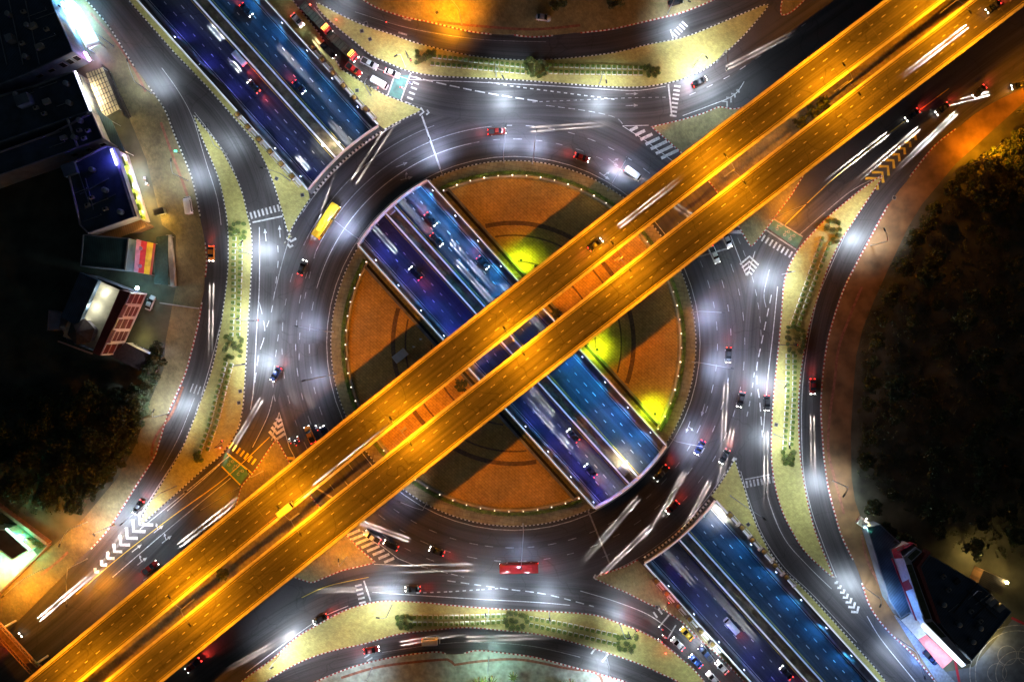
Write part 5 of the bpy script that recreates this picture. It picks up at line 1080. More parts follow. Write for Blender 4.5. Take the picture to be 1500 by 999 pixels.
for i, (x, y) in enumerate(((103,14),(108,26),(114,37),(119,47),(112,18),(122,38))):
    s = thing('canopy_lamp', 'white ceiling lamp over the bright forecourt at the upper left, %s of six' % ORD1[i], 'lamp', 'lamps over the bright forecourt', P(x, y, .15)); m = MB(); m.tube([(0,0,0),(0,0,3.2)], .06, 6); m.build('post', M_STEEL, s); m = MB(); m.box((0,0,3.3),(1.3,.5,.12), R(-60)); m.build('panel', emat('cyan_panel', (.55,.9,1), 9), s); spot('lamp_light', (0,0,3.1), 2400, (.25,.7,1), 165, .3, .3, s); point('facade_fill', (-2.4,1.4,4.6), 520, (.12,.5,1), .3, s)  # blue point lights are fill added to put a glow on the facade
m = MB(); m.prism(px([(82,-40),(96,-10),(118,12),(146,62),(126,70),(100,20),(80,-20)], .2), .15, .17); struct('forecourt', m, mat('forecourt_floor', (.6,.62,.62), .6, var=.3, scale=.7))
t = thing('canopy', 'low grey flat canopy beside the bright forecourt at the upper left', 'canopy'); qq = px([(126,66),(143,60),(146,64),(130,72)], 3); m = MB(); m.prism(qq, 2.8, 3.0); m.build('roof', M_COPE, t); m = MB(); [m.tube([(p.x,p.y,.1),(p.x,p.y,2.8)], .08, 6) for p in qq]; m.build('posts', M_STEEL, t)
t, q = building('shop_building', 'dark blue flat roofed shop with a white neon strip along its front edge', [(-90,165),(50,125),(107,103),(131,163),(64,186),(-90,240)], 8, M_ROOFC, M_WALLB)
bar(t, 'neon_strip', P(109,105,7.7) + Vector((.3,0,0)), P(131,162,7.7) + Vector((.3,0,0)), .22, .3, emat('white_neon', (.95,.85,1), 12))
facade(t, P(107,103,8), P(131,163,8), 1, 7, 6, 2, wf=.8, hf=.7)
point('neon_glow', P(122,134,6.5) + Vector((1.6,-.5,0)), 700, (1,.8,.85), .5, t)
roofstuff(t, None, 7.3, [('roof_unit',70,150,2,1.4,1,20,M_CONC),('stair_head',40,150,4,3,2.4,20,M_WALLB)])
s = thing('sign_board', 'small pink lit sign at the corner of the upper left shop', 'sign', None, P(138,90,0)); m = MB(); m.tube([(0,0,.1),(0,0,3)], .08, 6); m.build('post', M_STEEL, s); m = MB(); m.box((0,0,3.3),(.5,2.6,.9), R(30)); m.build('panel', emat('pink_sign', (1,.35,.75), 10), s); point('sign_light', (1.5,-.5,3), 260, (1,.5,.8), .3, s)
point('sign_light', (1,2.5,2.6), 500, (.3,.5,1), .3, s)
t = thing('canopy', 'beige gridded canopy roof in front of the shop with the white neon strip', 'canopy'); qq = px([(126,108),(150,99),(175,160),(152,172)], 4); m = MB(); m.prism(qq, 3.85, 4.0); m.build('roof', mat('beige_sheet', (.45,.40,.24), .7, var=.5, scale=.35, detail=9), t)
m = MB(); e = [p for p in qq]
for k in range(1, 6): m.beam(e[0].lerp(e[1], k/6) + Vector((0,0,.06)), e[3].lerp(e[2], k/6) + Vector((0,0,.06)), .16, .12)
for k in range(1, 9): m.beam(e[0].lerp(e[3], k/9) + Vector((0,0,.10)), e[1].lerp(e[2], k/9) + Vector((0,0,.10)), .12, .08)
m.build('roof_ribs', M_DARKM, t); m = MB(); [m.tube([(p.x,p.y,.1),(p.x,p.y,3.85)], .1, 6) for p in e]; m.build('posts', M_STEEL, t)
for x, y, e_ in ((133,128,900),(140,150,900),(166,172,1100)): point('canopy_light', P(x, y, 5.2), e_*.55, (1,.78,.35), .25, t)
t = thing('scaffold_wall', 'dark timber screen wall beside the beige gridded canopy', 'wall'); m = MB()
for k in range(14):
    p = P(159 + k*2.3, 104 + k*5.2, 0); m.box((p.x,p.y,1.6), (.3,1.1,3.2), R(20))
m.beam(P(158,102,3), P(191,172,3), .3, .4); m.build('screen', mat('timber_dark', (.06,.05,.045), .9, var=.5), t)
t, q = building('shop_building', 'dark flat roofed building with a pale side wall between two shops', [(-80,250),(77,194),(134,164),(151,203),(88,226),(-80,285)], 8, M_ROOFC, M_WALLP)
facade(t, P(134,164,8), P(151,203,8), 1, 7, 4, 2, wf=.8, hf=.7); facade(t, P(88,226,8), P(151,203,8), 3, 6.5, 3, 1, wf=.4, hf=.5)
roofstuff(t, None, 7.3, [('roof_unit',95,203,1.8,1.2,1,20,M_CONC),('parapet_block',108,196,.4,9,.8,20,M_CONC)])
t = thing('entrance_canopy', 'dark blue sloping canopy roof below the beige gridded canopy', 'canopy'); qq = px([(140,158),(164,178),(183,222),(158,206)], 4.5); m = MB(); m.prism(qq, 4.3, 4.5); m.build('roof', M_ROOFT, t); m = MB(); [m.tube([(p.x,p.y,.1),(p.x,p.y,4.3)], .1, 6) for p in qq]; m.build('posts', M_STEEL, t)
t, q = building('shop_building', 'flat roofed shop with blue neon strip, mauve fascia and yellow green sign band', [(96,243),(155,213),(164,216),(197,318),(128,342),(116,330)], 8.5, M_ROOFC, M_WALLP)
a, b = P(164,216,8.5), P(197,318,8.5); facade(t, a, b, .8, 3.4, 8, 1, mt=emat('shop_glow', (1,.78,.5), 2.2), wf=.86, hf=.9)
u = (b-a).normalized(); o_ = Vector((u.y,-u.x,0))*-1; o_ = o_ if o_.x > 0 else -o_
zq = lambda f, z, o: Vector((a.lerp(b, f).x, a.lerp(b, f).y, z)) + o_*o
bar(t, 'fascia', zq(0, 7.2, .3), zq(1, 7.2, .3), .5, 2.2, M_WALLP)
bar(t, 'sign_band', zq(.1, 4.7, .5), zq(1, 4.7, .5), .6, 1.7, mat('lime_sign', (.30,.42,.02), .5, var=.6, scale=.35))
for k, wd_ in ((.3,2.6),(.6,1.2),(.76,1.2),(.92,1.4)):
    m = MB(); m.box(zq(k, 4.8, .82), (wd_,.1,1.0), math.atan2(u.y,u.x)); m.build('sign_panel', emat('lime_glow', (.75,.9,.1), 1.0), t); m = MB(); m.box(zq(k, 5.56, .5), (wd_,.5,.06), math.atan2(u.y,u.x)); m.build('sign_panel', emat('lime_glow', (.75,.9,.1), 1.0), t)
bar(t, 'neon_strip', P(163,219,8.9), P(171,242,8.9), .5, .35, emat('blue_neon', (.35,.35,1), 7)); point('neon_glow', P(172,230,9.6) , 420, (.1,.08,1), .4, t); point('neon_glow', P(156,232,9.6), 160, (.1,.08,1), .4, t)
bar(t, 'neon_strip', zq(.06, 4.2, .6), zq(.14, 4.2, .6), .4, .5, emat('violet_neon', (.6,.5,1), 8))
for k, (e_, c_) in enumerate(((900,(1,.65,.4)),(1500,(.8,.88,1)),(1900,(.85,.9,1)),(1700,(1,.72,.3)),(1300,(1,.6,.2)))): point('shop_light', zq((k+.5)/5.2, 2.6, 1.5), e_*.42, c_, .3, t)
for p0, p1 in (((118,285),(160,262)),((125,306),(170,285)),((115,250),(132,300)),((126,262),(138,308))): bar(t, 'roof_wall', P(*p0, 7.6), P(*p1, 7.6), .25, .9, M_WALLB)
roofstuff(t, None, 7.3, [('stair_head',106,250,4,3.5,1.6,20,M_WALLB)])
for i, (x, y, sh) in enumerate(((214,262,(.2,.35,.6)),(217,270,(.25,.4,.5)))):
    r = rider0.copy(); COL.objects.link(r); r.location = P(x, y, -.15); r.rotation_euler = (0,0,i*1.2); tag(r, 'person in blue seated outside the lime signed shop, %s of two' % ('upper','lower')[i], 'person', 'people outside the shop')
    s = thing('bench', 'small dark bench outside the lime signed shop, %s of two' % ('upper','lower')[i], 'bench', 'benches outside the shop', P(x, y, .15), i*1.2); m = MB(); m.box((-.2,0,.45),(.5,1.2,.08)); m.build('seat', M_WOOD, s); m = MB(); [m.box((-.2,y_,.2),(.4,.08,.42)) for y_ in (-.5,.5)]; m.build('legs', M_DARKM, s); m = MB(); m.ball((-.04,0,1.68),.155,0,10); m.build('hair', M_TYRE, r)
s = thing('market_cart', 'dark food cart lit amber at the lower end of the lime signed shop', 'cart', None, P(238,312,.15), R(15)); m = MB(); m.box((0,0,.8),(2.6,1.4,1.0)); m.build('body', M_STEEL, s); m = MB(); m.box((0,0,2.3),(3.0,1.9,.1)); m.build('roof', M_DARKM, s); m = MB(); [m.tube([(x,y,1.3),(x,y,2.3)], .05, 5) for x in (-1.2,1.2) for y in (-.6,.6)]; m.build('posts', M_STEEL, s); wheels(s, (-.8,.8), .7, .3); point('cart_light', (.4,-1.6,1.8), 420, (1,.6,.12), .2, s)
s = thing('info_post', 'small green lit post on the kerb of the left frontage road', 'post', None, P(263,225,.15)); m = MB(); m.tube([(0,0,0),(0,0,2.2)], .15, 8); m.build('pole', M_DARKM, s); m = MB(); m.box((0,0,2.4),(.7,.5,.4)); m.build('panel', emat('green_panel', (.1,.9,.5), 2), s)
t, q = building('timber_building', 'long plank walled building lit orange below the lime signed shop', [(118,330),(134,343),(206,322),(216,330),(196,338),(140,342)], 4, M_WOOD, M_WOOD, par=0)
qq = px([(133,345),(205,320),(214,332),(170,350),(140,349)], 4.6)
m = MB(); m.prism(qq, 4.3, 4.55); m.build('roof_slab', M_WOOD, t); point('wall_light', P(210,340,6.5), 500, (1,.65,.15), .25, t); point('wall_light', P(218,331,2.5), 900, (1,.85,.4), .25, t)
t, q = building('teal_roof_building', 'teal metal roofed building beside the striped red and yellow awning', [(121,343),(188,349),(183,396),(117,390)], 6.5, M_ROOFT, M_WALLB, par=.25)
bar(t, 'gutter', P(188,349,6.6), P(183,396,6.6), .35, .3, M_STEEL)
t = thing('striped_awning', 'sloping awning striped pink, red, yellow and dark red', 'awning')
A, B, C_, D = P(200,351,5.6), P(228,357,4.4), P(222,403,4.4), P(196,398,5.6)
for nm, f0, f1, c in (('pink_stripe',0,.25,(.62,.25,.42)),('red_stripe',.25,.56,(.62,.03,.05)),('yellow_stripe',.56,.88,(.78,.46,.02)),('dark_red_stripe',.88,1,(.4,.05,.03))):
    m = MB(); p = [A.lerp(B,f0), A.lerp(B,f1), D.lerp(C_,f1), D.lerp(C_,f0)]; m.add(p + [v - Vector((0,0,.12)) for v in p], [(3,2,1,0),(4,5,6,7),(0,1,5,4),(1,2,6,5),(2,3,7,6),(3,0,4,7)]); m.build(nm, mat(nm, c, .6, var=.35, scale=.5), t)
m = MB(); [m.tube([(p.x,p.y,.1),(p.x,p.y,p.z-.15)], .1, 6) for p in (A,B,C_,D)]; m.build('posts', M_STEEL, t)
for x, y in ((206,364),(205,390)): m = MB(); p = P(x,y,5.35); m.tube([p, p + Vector((.0,0,.05))], .6, 12); m.build('round_emblem', mat('emblem', (.3,.2,.35), .6, var=.5, scale=2), t)
point('awning_lamp', P(216,378,9.5), 420, (1,.9,.85), .4, t)
t = thing('green_canopy', 'dark green flat canopy right of the striped awning', 'canopy'); qq = px([(229,347),(246,345),(246,418),(226,415)], 3.5); m = MB(); m.prism(qq, 3.3, 3.5); m.build('roof', mat('green_sheet', (.02,.045,.035), .7, var=.3), t); m = MB(); [m.tube([(p.x,p.y,.1),(p.x,p.y,3.3)], .1, 6) for p in qq]; m.build('posts', M_STEEL, t)
t = thing('low_wall', 'pale low boundary wall beside the dark green canopy', 'wall'); m = MB(); m.ribbon([P(249,345,.1), P(253,380,.1), P(256,420,.1)], 1.3, 0, 1.2); m.build('wall', M_CONC, t); point('wall_light', P(250,362,3.2), 160, (1,.7,.4), .2, t)
# -- house with the red windows
t = thing('courtyard_house', 'house with blue roof, lit beige courtyard and a row of red paned windows', 'house', None)
h = 9
m = MB(); foot = px([(117,400),(190,428),(145,521),(88,500),(78,478)], h); m.walls(foot, .1, h-3.2); m.build('wall', M_WALLP, t)
m = MB(); m.prism(px([(117,399),(144,411),(113,478),(89,464)], h), h-1.5, h); m.build('roof', M_ROOFB, t)
m = MB(); m.poly(px([(144,411),(176,425),(148,500),(140,512),(92,493),(100,470),(113,478)], h-3), h-3); m.build('courtyard_floor', M_BEIGE, t)
m = MB(); m.prism(px([(175,424),(190,428),(145,521),(135,517)], h), h-2.5, h-.2); m.build('tiled_roof', M_MAROON, t)
m = MB(); m.ribbon([p for p in px([(144,411),(113,478)], h-3)], .3, 0, 2.6); m.ribbon(px([(88,500),(136,518)], h-3), .25, 0, 1); m.build('courtyard_wall', M_PINKF, t)
a, b = P(190,428,h), P(145,521,h); A0, B0 = P(215,430,.5), P(175,519,.5)
m = MB(); m.add([a - Vector((0,0,.3)), b - Vector((0,0,.3)), B0, A0], [(0,1,2,3)]); m.build('sloping_front', M_MAROON, t)
for i in range(5):
    f0, f1 = (i+.06)/5, (i+.94)/5; up = Vector((.12,0,.22)); big = i % 2 == 0; e0 = .08 if big else .25
    c = [a.lerp(b,f0).lerp(A0.lerp(B0,f0), e0), a.lerp(b,f1).lerp(A0.lerp(B0,f1), e0), a.lerp(b,f1).lerp(A0.lerp(B0,f1), .95), a.lerp(b,f0).lerp(A0.lerp(B0,f0), .95)]; c = [v + up for v in c]
    m = MB()
    for p0, p1 in ((0,1),(1,2),(2,3),(3,0)): m.beam(c[p0], c[p1], .42 if p0 % 2 else .3, .3)
    for k in (1,2): m.beam(c[0].lerp(c[1],k/3*0).lerp(c[3],k/3), c[1].lerp(c[2],k/3), .2, .2)
    w = m.build('window', M_PINKF, t); m = MB(); m.add([v - up*.4 for v in c], [(0,1,2,3)]); m.build('pane', M_PANE, w)
bar(t, 'eaves_line', A0 + Vector((.2,0,.5)), B0 + Vector((.2,0,.5)), .3, .3, M_PINKF)
p = P(120,486,h-1); m = MB(); hx = [Vector((p.x + 3.4*math.cos(R(60*k+12)), p.y + 3.4*math.sin(R(60*k+12)), 0)) for k in range(6)]; m.walls(hx, h-3, h-.6); m.build('pavilion', M_WALLP, t); m = MB(); m.add([v + Vector((0,0,h-.55)) for v in [w + (w-Vector((p.x,p.y,0)))*.15 for w in hx]] + [Vector((p.x,p.y,h+1.6))], [(k,(k+1) % 6,6) for k in range(6)]); m.build('pavilion_roof', mat('pavilion_tile', (.06,.045,.045), .6, var=.4), t)
for x, y, e_ in ((149,428,1500),(135,450,1300),(122,470,900)): point('courtyard_light', P(x, y, h-1.2), e_*.18, (1,.98,.85), .25, t)
point('porch_light', P(201,423,h-3) + Vector((.5,.8,0)), 900, (.35,.8,1), .2, t); m = MB(); m.ball(P(201,422,5.5), .55, 0, 8); m.build('porch_lamp', emat('cyan_lamp', (.6,.9,1), 20), t)
point('front_light', P(232,470,7), 500, (1,.55,.5), .4, t)
point('pavilion_fill', P(131,496,h-1), 60, (1,.9,.7), .3, t)  # fill light added to lift the faint pavilion
t, q = building('porch', 'sloping brown porch roof at the lower corner of the house with red windows', [(184,502),(229,524),(219,550),(161,521)], 3.6, mat('brown_sheet', (.075,.05,.05), .7, var=.3), M_WALLP, cat='porch', par=0); point('porch_light', P(205,508,3) + Vector((.5,1.5,0)), 260, (1,.9,.3), .2, t); point('porch_light', P(222,520,2.4) + Vector((.3,1,0)), 200, (.4,.45,1), .2, t)
t, q = building('shed', 'small pale shed at the far left corner of the house with red windows', [(71,454),(90,460),(86,482),(69,484)], 4, M_WALLP, M_WALLP, cat='shed', par=.2)
t = thing('forecourt_wall', 'thin pale wall between the house forecourt and the green canopy', 'wall'); m = MB(); m.ribbon([P(236,444,.1), P(292,452,.1)], .3, 0, .9); m.build('wall', M_CONC, t)
# -- lower left: green lit yard
t, q = building('yard_building', 'dark roofed building in the green lit yard at the lower left', [(-80,760),(0,775),(8,775),(42,806),(17,820),(0,807),(-80,830)], 5, mat('dark_brown_roof', (.05,.04,.032), .8, var=.4, scale=.3), mat('pale_green_wall', (.5,.6,.5), .7, var=.1), par=.25)
bar(t, 'glow_strip', P(9,774,5.2), P(44,805,5.2), .3, .25, emat('mint_light', (.6,1,.85), 6))
for x, y in ((12,835),(40,822),(-15,830),(30,785)): point('yard_light', P(x, y, 3.5), 1150, (.08,1,.5), .3, t)
m = MB(); m.prism(px([(-80,830),(0,866),(54,812),(40,795),(0,770),(-80,740)], .2), .1, .2); struct('yard_floor', m, mat('yard_concrete', (.42,.45,.42), .8, var=.3, scale=.5))
t = thing('yard_wall', 'brown boundary wall running down to the orange pavement at the lower left', 'wall'); m = MB(); m.ribbon([P(-20,722,.1), P(0,738,.1), P(75,794,.1)], .8, 0, 2.0); m.ribbon([P(75,796,.1), P(0,870,.1), P(-60,925,.1)], .4, 0, 1.3); m.build('wall', mat('brown_wall', (.22,.12,.08), .8, var=.4), t)
for i, (x, y) in enumerate(((27,775),(36,782),(45,788),(55,794),(63,798),(5,766))):
    s = dup(SH[1], P(x, y, .2), i, 'green lit hedge bush in the yard at the lower left, %s from the right' % ORD1[(4,3,2,1,0,5)[i]], 'hedge bushes in the lower left yard', 'shrub'); 
t = thing('footbridge', 'orange steel footbridge with truss railings at the lower left corner', 'footbridge'); A, B = P(-5,915,6), P(53,979,6); m = MB(); m.beam(A, B, 2.6, .3); m.build('deck', mat('bridge_plank', (.34,.17,.07), .8, var=.4, scale=1), t); d = (B-A).normalized(); q_ = Vector((-d.y,d.x,0))
for sg in (-1, 1):
    m = MB(); L = (B-A).length; n_ = 12
    for z in (.3, 1.3): m.beam(A + q_*sg*1.25 + Vector((0,0,z)), B + q_*sg*1.25 + Vector((0,0,z)), .14, .14)
    for k in range(n_+1): p = A + d*L*k/n_ + q_*sg*1.25; m.beam(p + Vector((0,0,.2)), p + Vector((0,0,1.3)), .1, .1); (m.beam(p + Vector((0,0,.3)), p + d*L/n_ + Vector((0,0,1.3)), .08, .08) if k < n_ else None)
    m.build('railing', mat('bridge_steel', (.5,.24,.08), .5, .2, var=.2), t)
m = MB(); [m.tube([(p.x,p.y,0),(p.x,p.y,5.8)], .35, 8) for p in (A.lerp(B,.1), A.lerp(B,.93))]; m.build('piers', M_CONC, t)
m = MB(); sd = q_ if q_.x < 0 else -q_; base = A + d*3
for k in range(22): p = base + sd*2.6 + d*(k*.85); m.box((p.x,p.y,5.8-k*.24), (.8,2.0,.24), math.atan2(d.y,d.x))
m.build('stairs', mat('stair_red', (.30,.10,.07), .8, var=.3), t)
# -- right: restaurant with sign wall and awnings
t = thing('restaurant', 'restaurant with angular red and white sign wall, green roof strip and bright white front', 'restaurant'); h = 10
M_SIGNR = mat('sign_red', (.42,.02,.04), .5, var=.15); M_SIGNW = mat('sign_white', (.62,.58,.62), .6, var=.15); M_GSTRIP = mat('green_membrane', (.10,.115,.065), .85, var=.3, scale=.8)
m = MB(); m.prism(px([(1324,817),(1335,823),(1366,908),(1424,972),(1414,972),(1354,911)], h), .1, h); m.build('wall', M_SIGNW, t)
m = MB(); m.poly(px([(1327,827),(1335,826),(1364,906),(1355,907)], h), h+.02); m.poly(px([(1356,912),(1366,910),(1386,932),(1378,934)], h), h+.02); m.build('roof_strip', M_GSTRIP, t)
m = MB(); m.prism(px([(1324,816),(1342,801),(1351,808),(1335,823)], h), .1, h); m.build('corner_wall', M_SIGNW, t); m = MB(); m.poly(px([(1329,816),(1342,804),(1349,808),(1335,821)], h), h+.02); m.build('corner_roof_strip', M_GSTRIP, t)
m = MB(); m.ribbon([p for p in px([(1360,807),(1344,828),(1374,911)], h-.5)], .9, -1.5, .6); m.build('rear_parapet', mat('brick_red', (.34,.07,.06), .7, var=.25), t)
# slanted sign panels on the street side
def quad(nm, pts, mt, par=t): m = MB(); m.add(pts, [(0,1,2,3)]); o = m.build(nm, mt, par); return o
top, bot = lambda x, y: P(x, y, h-.5), lambda x, y: P(x, y, 5.5)
sp = quad('sign_panel', [top(1323,818), top(1333,847), bot(1321,853), bot(1310,818)], M_SIGNW)
quad('sign_panel', [top(1333,847), top(1337,862), bot(1326,866), bot(1321,853)], M_SIGNR); quad('sign_panel', [top(1337,862), top(1353,906), bot(1343,906), bot(1326,866)], M_SIGNW)
quad('corner_sign', [top(1323,817), top(1318,808), bot(1306,805), bot(1310,818)], M_SIGNR); quad('corner_sign', [top(1318,808), top(1338,796), bot(1333,793), bot(1306,805)], M_SIGNR)
cs = quad('corner_sign', [top(1338,796), top(1344,801), bot(1343,797), bot(1333,793)], M_SIGNR)
m = MB(); L0, L1 = P(1314,806.5,8.4), P(1333,796.5,8.4)
for k in range(9):
    if k == 4: continue
    p = L0.lerp(L1, (k+.5)/9); m.box(p + Vector((0,0,.15)), (.28, .95, .1), R(28 + (k*37) % 30))
m.build('sign_lettering', M_COPE, cs)
m = MB(); m.beam(P(1307,818,5.5), P(1342,908,5.5), .3, .5); m.build('sign_trim', M_SIGNR, t)
p0, p1 = P(1352,912,h-.6), P(1415,974,h-.6); m = MB(); m.add([p0, p1, P(1409,977,2.5), P(1348,918,2.5)], [(0,1,2,3)]); m.build('light_box', emat('white_lightbox', (.8,.93,1), .9), t)
for k in range(5): point('front_light', P(1350,924).lerp(P(1404,976), (k+.5)/5) + Vector((-1.2,-1.2,5.4)), 230, (.72,.88,1), .4, t)
t, q = building('restaurant_hall', 'large navy roofed hall behind the restaurant sign wall', [(1348,831),(1362,812),(1432,853),(1482,896),(1424,968),(1376,912)], 7, M_ROOFN, M_WALLB, cat='hall', par=.3)
for p0, p1 in (((1417,864),(1460,905)),((1396,898),(1432,853)),((1425,905),(1455,875))): bar(t, 'roof_ridge', P(*p0, 7.2), P(*p1, 7.2), .3, .3, M_DARKM)
facade(t, P(1424,970,7), P(1482,896,7), .6, 5, 9, 1, mt=emat('hall_glow', (1,.8,.45), 1.2), wf=.85, hf=.8)
for x, y, c_, e_ in ((1462,938,(1,.72,.25),800),(1446,952,(1,.9,.75),600),(1434,962,(.7,.85,1),700)): point('side_light', P(x, y, 3) + Vector((1,-1,0)), e_*.5, c_, .25, t)
roofstuff(t, None, 6.8, [('roof_unit',1450,880,2.4,1.6,1.3,40,M_CONC),('roof_unit',1462,888,2.4,1.6,1.3,40,M_CONC),('roof_unit',1400,850,1.6,1.2,1,40,M_DARKM)])
t = thing('awning', 'awning in two halves, bright white above and pink red below, beside the restaurant front', 'awning')
for nm, pts, c in (('white_sheet', [(1320,908),(1338,897),(1357,929),(1345,936)], (.75,.76,.78)), ('red_sheet', [(1345,936),(1357,929),(1396,965),(1381,979)], (.6,.13,.16))): m = MB(); m.prism(px(pts, 3.6), 3.45, 3.6); m.build(nm, mat('awning_'+nm, c, .6, var=.15), t)
m = MB(); [m.tube([(p.x,p.y,.1),(p.x,p.y,3.45)], .08, 6) for p in px([(1321,908),(1337,898),(1346,935),(1381,978),(1395,965)], 3.6)]; m.build('posts', M_STEEL, t)
t, q = building('annex', 'dark blue flat roof between the right pavement and the restaurant', [(1270,772),(1290,768),(1320,796),(1306,806),(1311,824),(1336,896),(1320,906),(1303,880),(1285,820)], 4, M_ROOFN, M_WALLB, cat='annex', par=.2); point('blue_light', P(1322,890,7), 500, (.15,.4,1), .4, t)
s = thing('deck_terrace', 'blue lit tiled terrace strip along the restaurant pavement', 'terrace'); m = MB(); m.prism(px([(1309,900),(1320,909),(1384,982),(1410,1010),(1380,1010)], .2), .13, .2); m.build('floor', mat('terrace_tile', (.2,.22,.26), .6, var=.3), s); point('blue_light', P(1335,945,4), 1800, (.15,.35,1), .3, s); point('blue_light', P(1365,985,4), 1600, (.15,.35,1), .3, s)
t = thing('service_shed', 'dark tin shed with warm lamps at its upper corners behind the restaurant', 'shed'); m = MB(); qq = px([(1441,835),(1475,850),(1467,872),(1432,856)], 4); m.walls(qq, .1, 3.9); m.build('wall', M_WOOD, t); m = MB(); m.prism(qq, 3.9, 4.05); m.build('roof', striped('tin_roof', (.04,.032,.025), (.07,.055,.04), .5, 60), t)
point('shed_light', P(1437,829,4.6) + Vector((-.5,1.2,0)), 1100, (1,.66,.2), .2, t); point('shed_light', P(1474,853,4.4) + Vector((1,.6,0)), 420, (1,.66,.2), .2, t); m = MB(); m.ball(P(1475,853,4.6), .45, 0, 8); m.build('lamp', emat('warm_lamp', (1,.8,.4), 20), t)
s = thing('billboard', 'small lit roadside shrine board with coloured lamps beside the dark field', 'shrine', None, P(1263,765,.15), R(-35)); m = MB(); m.box((0,0,.5),(3.4,2.4,1.0)); m.build('base', M_CONC, s); m = MB(); m.box((0,.6,1.9),(2.6,.3,1.8)); m.build('board', M_SIGNW, s)
for k, (dx, dy, c_) in enumerate(((-1.2,1.4,(1,.95,.8)),(.4,.2,(1,.75,.1)),(-.3,-1,(.6,1,.85)),(1.3,-.6,(.2,1,.5)))): m = MB(); m.ball((dx,dy,2.9), .24, 0, 8); m.build('lamp_ball', emat('shrine_lamp_%d' % k, c_, 4), s); point('shrine_light', (dx,dy-.4,3.6), 110, c_, .2, s)
# plaza with ring pattern at the lower right
m = MB(); c = (1490, 985)
for r in (22, 32, 62, 70): m.strip([P(c[0] + r*math.cos(R(a)), c[1] + r*math.sin(R(a))) for a in range(0, 361, 6)], .22, .17)
for k in range(6): m.strip([P(c[0] + 30*math.cos(R(60*k)) + 14*math.cos(R(a)), c[1] + 30*math.sin(R(60*k)) + 14*math.sin(R(a))) for a in range(0, 361, 15)], .18, .175)
struct('paving_pattern', m, M_FAINT); m = MB(); m.prism(px([(1384,984),(1426,976),(1484,906),(1560,930),(1560,1080),(1440,1080)], .15), .12, .15); struct('court', m, mat('court_paving', (.10,.12,.15), .7, var=.3, scale=.6)); 
m = MB(); m.strip([P(1398,965), P(1402,985), P(1406,1005)], .7, .18); m.strip([P(1481,904), P(1510,918)], .7, .18); struct('red_edge_band', m, M_SIGNR)
# -- small things
for i, (x, y, a, lab) in enumerate(((598,86,-60,'traffic signal on the upper island beside the green stop box'),(563,32,-60,'traffic signal on the tip of the upper island'),(544,134,-20,'traffic signal on the wedge beside the upper queue'),(372,470,0,'traffic signal on the left island facing the ring'),(965,886,60,'traffic signal on the wedge beside the lower queue'),(920,925,60,'traffic signal on the lower island beside the lower queue'),(1140,505,0,'traffic signal on the right island facing the ring'),(325,652,40,'traffic signal on the left island by the zebra crossing'))):
    s = thing('traffic_signal', lab, 'traffic signal', 'traffic signals', P(x, y, .15), R(a)); m = MB(); m.tube([(0,0,0),(0,0,5.2)], [.14,.1], 8); m.build('pole', M_DARKM, s); m = MB(); m.tube([(0,0,5.1),(3.0,0,5.5)], .07, 6); m.build('arm', M_DARKM, s); m = MB(); m.box((3.0,0,5.3),(.4,.5,1.1)); hd_ = m.build('signal_head', M_DARKM, s)
    for k, (z_, mt) in enumerate(((5.65,emat('signal_red', (1,.05,.03), 10)),(5.3,M_DARKM),(4.95,M_DARKM))): mm = MB(); mm.ball((3.2,0,z_), .13, 0, 8); mm.build('lamp', mt, hd_)
    if i in (0,1,2,4,5): spot('signal_light', (3.4,0,5.4), 500, (1,.04,.02), 150, .6, .15, s)
k = 0
for x, y, lab in ((536,35,'left of the upper island'),(530,46,'centre left of the upper island'),(542,58,'nearest the upper queue'),(405,262,'on the upper left wedge'),(443,286,'beside the upper left bridge corner'),(523,133,'beside the pots of the upper ramp'),(1096,768,'beside the pots of the lower right ramp'),(352,573,'left island, upper of two'),(350,590,'left island, lower of two'),(272,720,'left island near its lower tip'),(1137,622,'right island'),(640,19,'upper pavement near the orange lamp'),(1310,290,'right verge'),(962,889,'wedge beside the lower queue')):
    s = thing('manhole_cover', 'dark square drain cover in the paving, %s' % lab, 'drain cover', 'drain covers', P(x, y, .15), R(20 + x)); m = MB(); m.box((0,0,.02), (1.1,1.1,.05)); m.build('frame', M_CONCD, s); m = MB(); m.box((0,0,.035), (.8,.8,.05)); m.build('lid', M_DARKM, s)
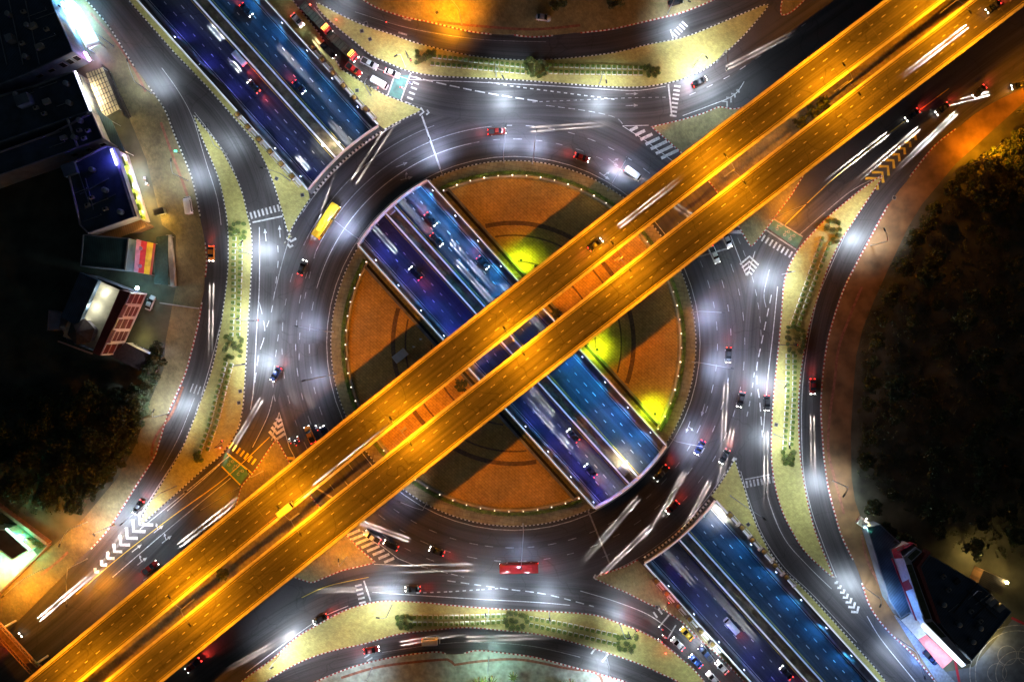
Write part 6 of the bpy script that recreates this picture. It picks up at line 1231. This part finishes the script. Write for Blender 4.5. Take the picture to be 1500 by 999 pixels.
for i, (x, y, lab) in enumerate(((456,10,'red lit marker post at the tip of the upper island'),(494,32,'red lit marker post on the upper island beside the trucks'),(974,954,'red lit marker post beside the lower queue'),(1255,760,'dark marker post by the right verge'),(325,655,'red lit marker post at the left zebra crossing'))):
    s = thing('marker_post', lab, 'marker post', None, P(x, y, .15)); m = MB(); m.tube([(0,0,0),(0,0,1.0)], .12, 8); m.build('post', M_KR, s); m = MB(); m.ball((0,0,1.15), .18, 0, 8); m.build('lamp', emat('marker_red_glow', (1,.08,.04), 10) if i != 3 else M_KW, s)
    if i != 3: point('marker_light', (0,0,1.9), 60, (1,.06,.03), .1, s)

rr = random.Random(99)
for obj, poly, z, n in (('left shop roof at the top', [(0,0),(60,5),(90,70),(30,95)], 7.3, 9), ('shop roof with the white neon', [(20,140),(95,112),(118,155),(50,180)], 7.3, 9), ('dark roof between two shops', [(60,205),(125,175),(140,198),(90,218)], 7.3, 7), ('roof with the blue neon', [(110,250),(150,240),(180,312),(130,330)], 7.8, 9), ('restaurant hall roof', [(1362,830),(1430,862),(1465,895),(1425,950),(1385,905)], 6.7, 12)):
    for i, (x, y) in enumerate(scatter(poly, n, 9)):
        p = P(x, y, z); r_ = R(20 if x < 700 else 40); kind = i % 3
        if kind == 0:
            s = thing('air_conditioner', 'grey air conditioner box on the %s, %s' % (obj, ordw(i//3)), 'air conditioner', 'roof equipment', p, r_); m = MB(); m.box((0,0,.5), (1.3,.8,.9)); m.build('case', M_CONC, s); m = MB(); m.tube([(0,0,.96),(0,0,1.0)], .32, 10); m.build('fan', M_DARKM, s)
        elif kind == 1:
            s = thing('water_tank', 'round steel water tank on the %s, %s' % (obj, ordw(i//3)), 'water tank', 'roof equipment', p, r_); m = MB(); m.tube([(0,0,.2),(0,0,1.6),(0,0,1.8)], [.75,.75,.4], 12); m.build('tank', M_STEEL, s); m = MB(); [m.box((u,v,.1),(.12,.12,.2)) for u in (-.5,.5) for v in (-.5,.5)]; m.build('feet', M_DARKM, s)
        else:
            s = thing('roof_pipe', 'thin pipe run with a vent cowl on the %s, %s' % (obj, ordw(i//3)), 'pipe', 'roof equipment', p, r_); m = MB(); L = rr.uniform(2.5, 6); m.tube([(-L/2,0,.25),(L/2,0,.25),(L/2,0,1.0)], .09, 6); m.build('pipe', M_STEEL, s); m = MB(); m.ball((L/2,0,1.1), .22, 0, 8); m.build('cowl', M_DARKM, s)
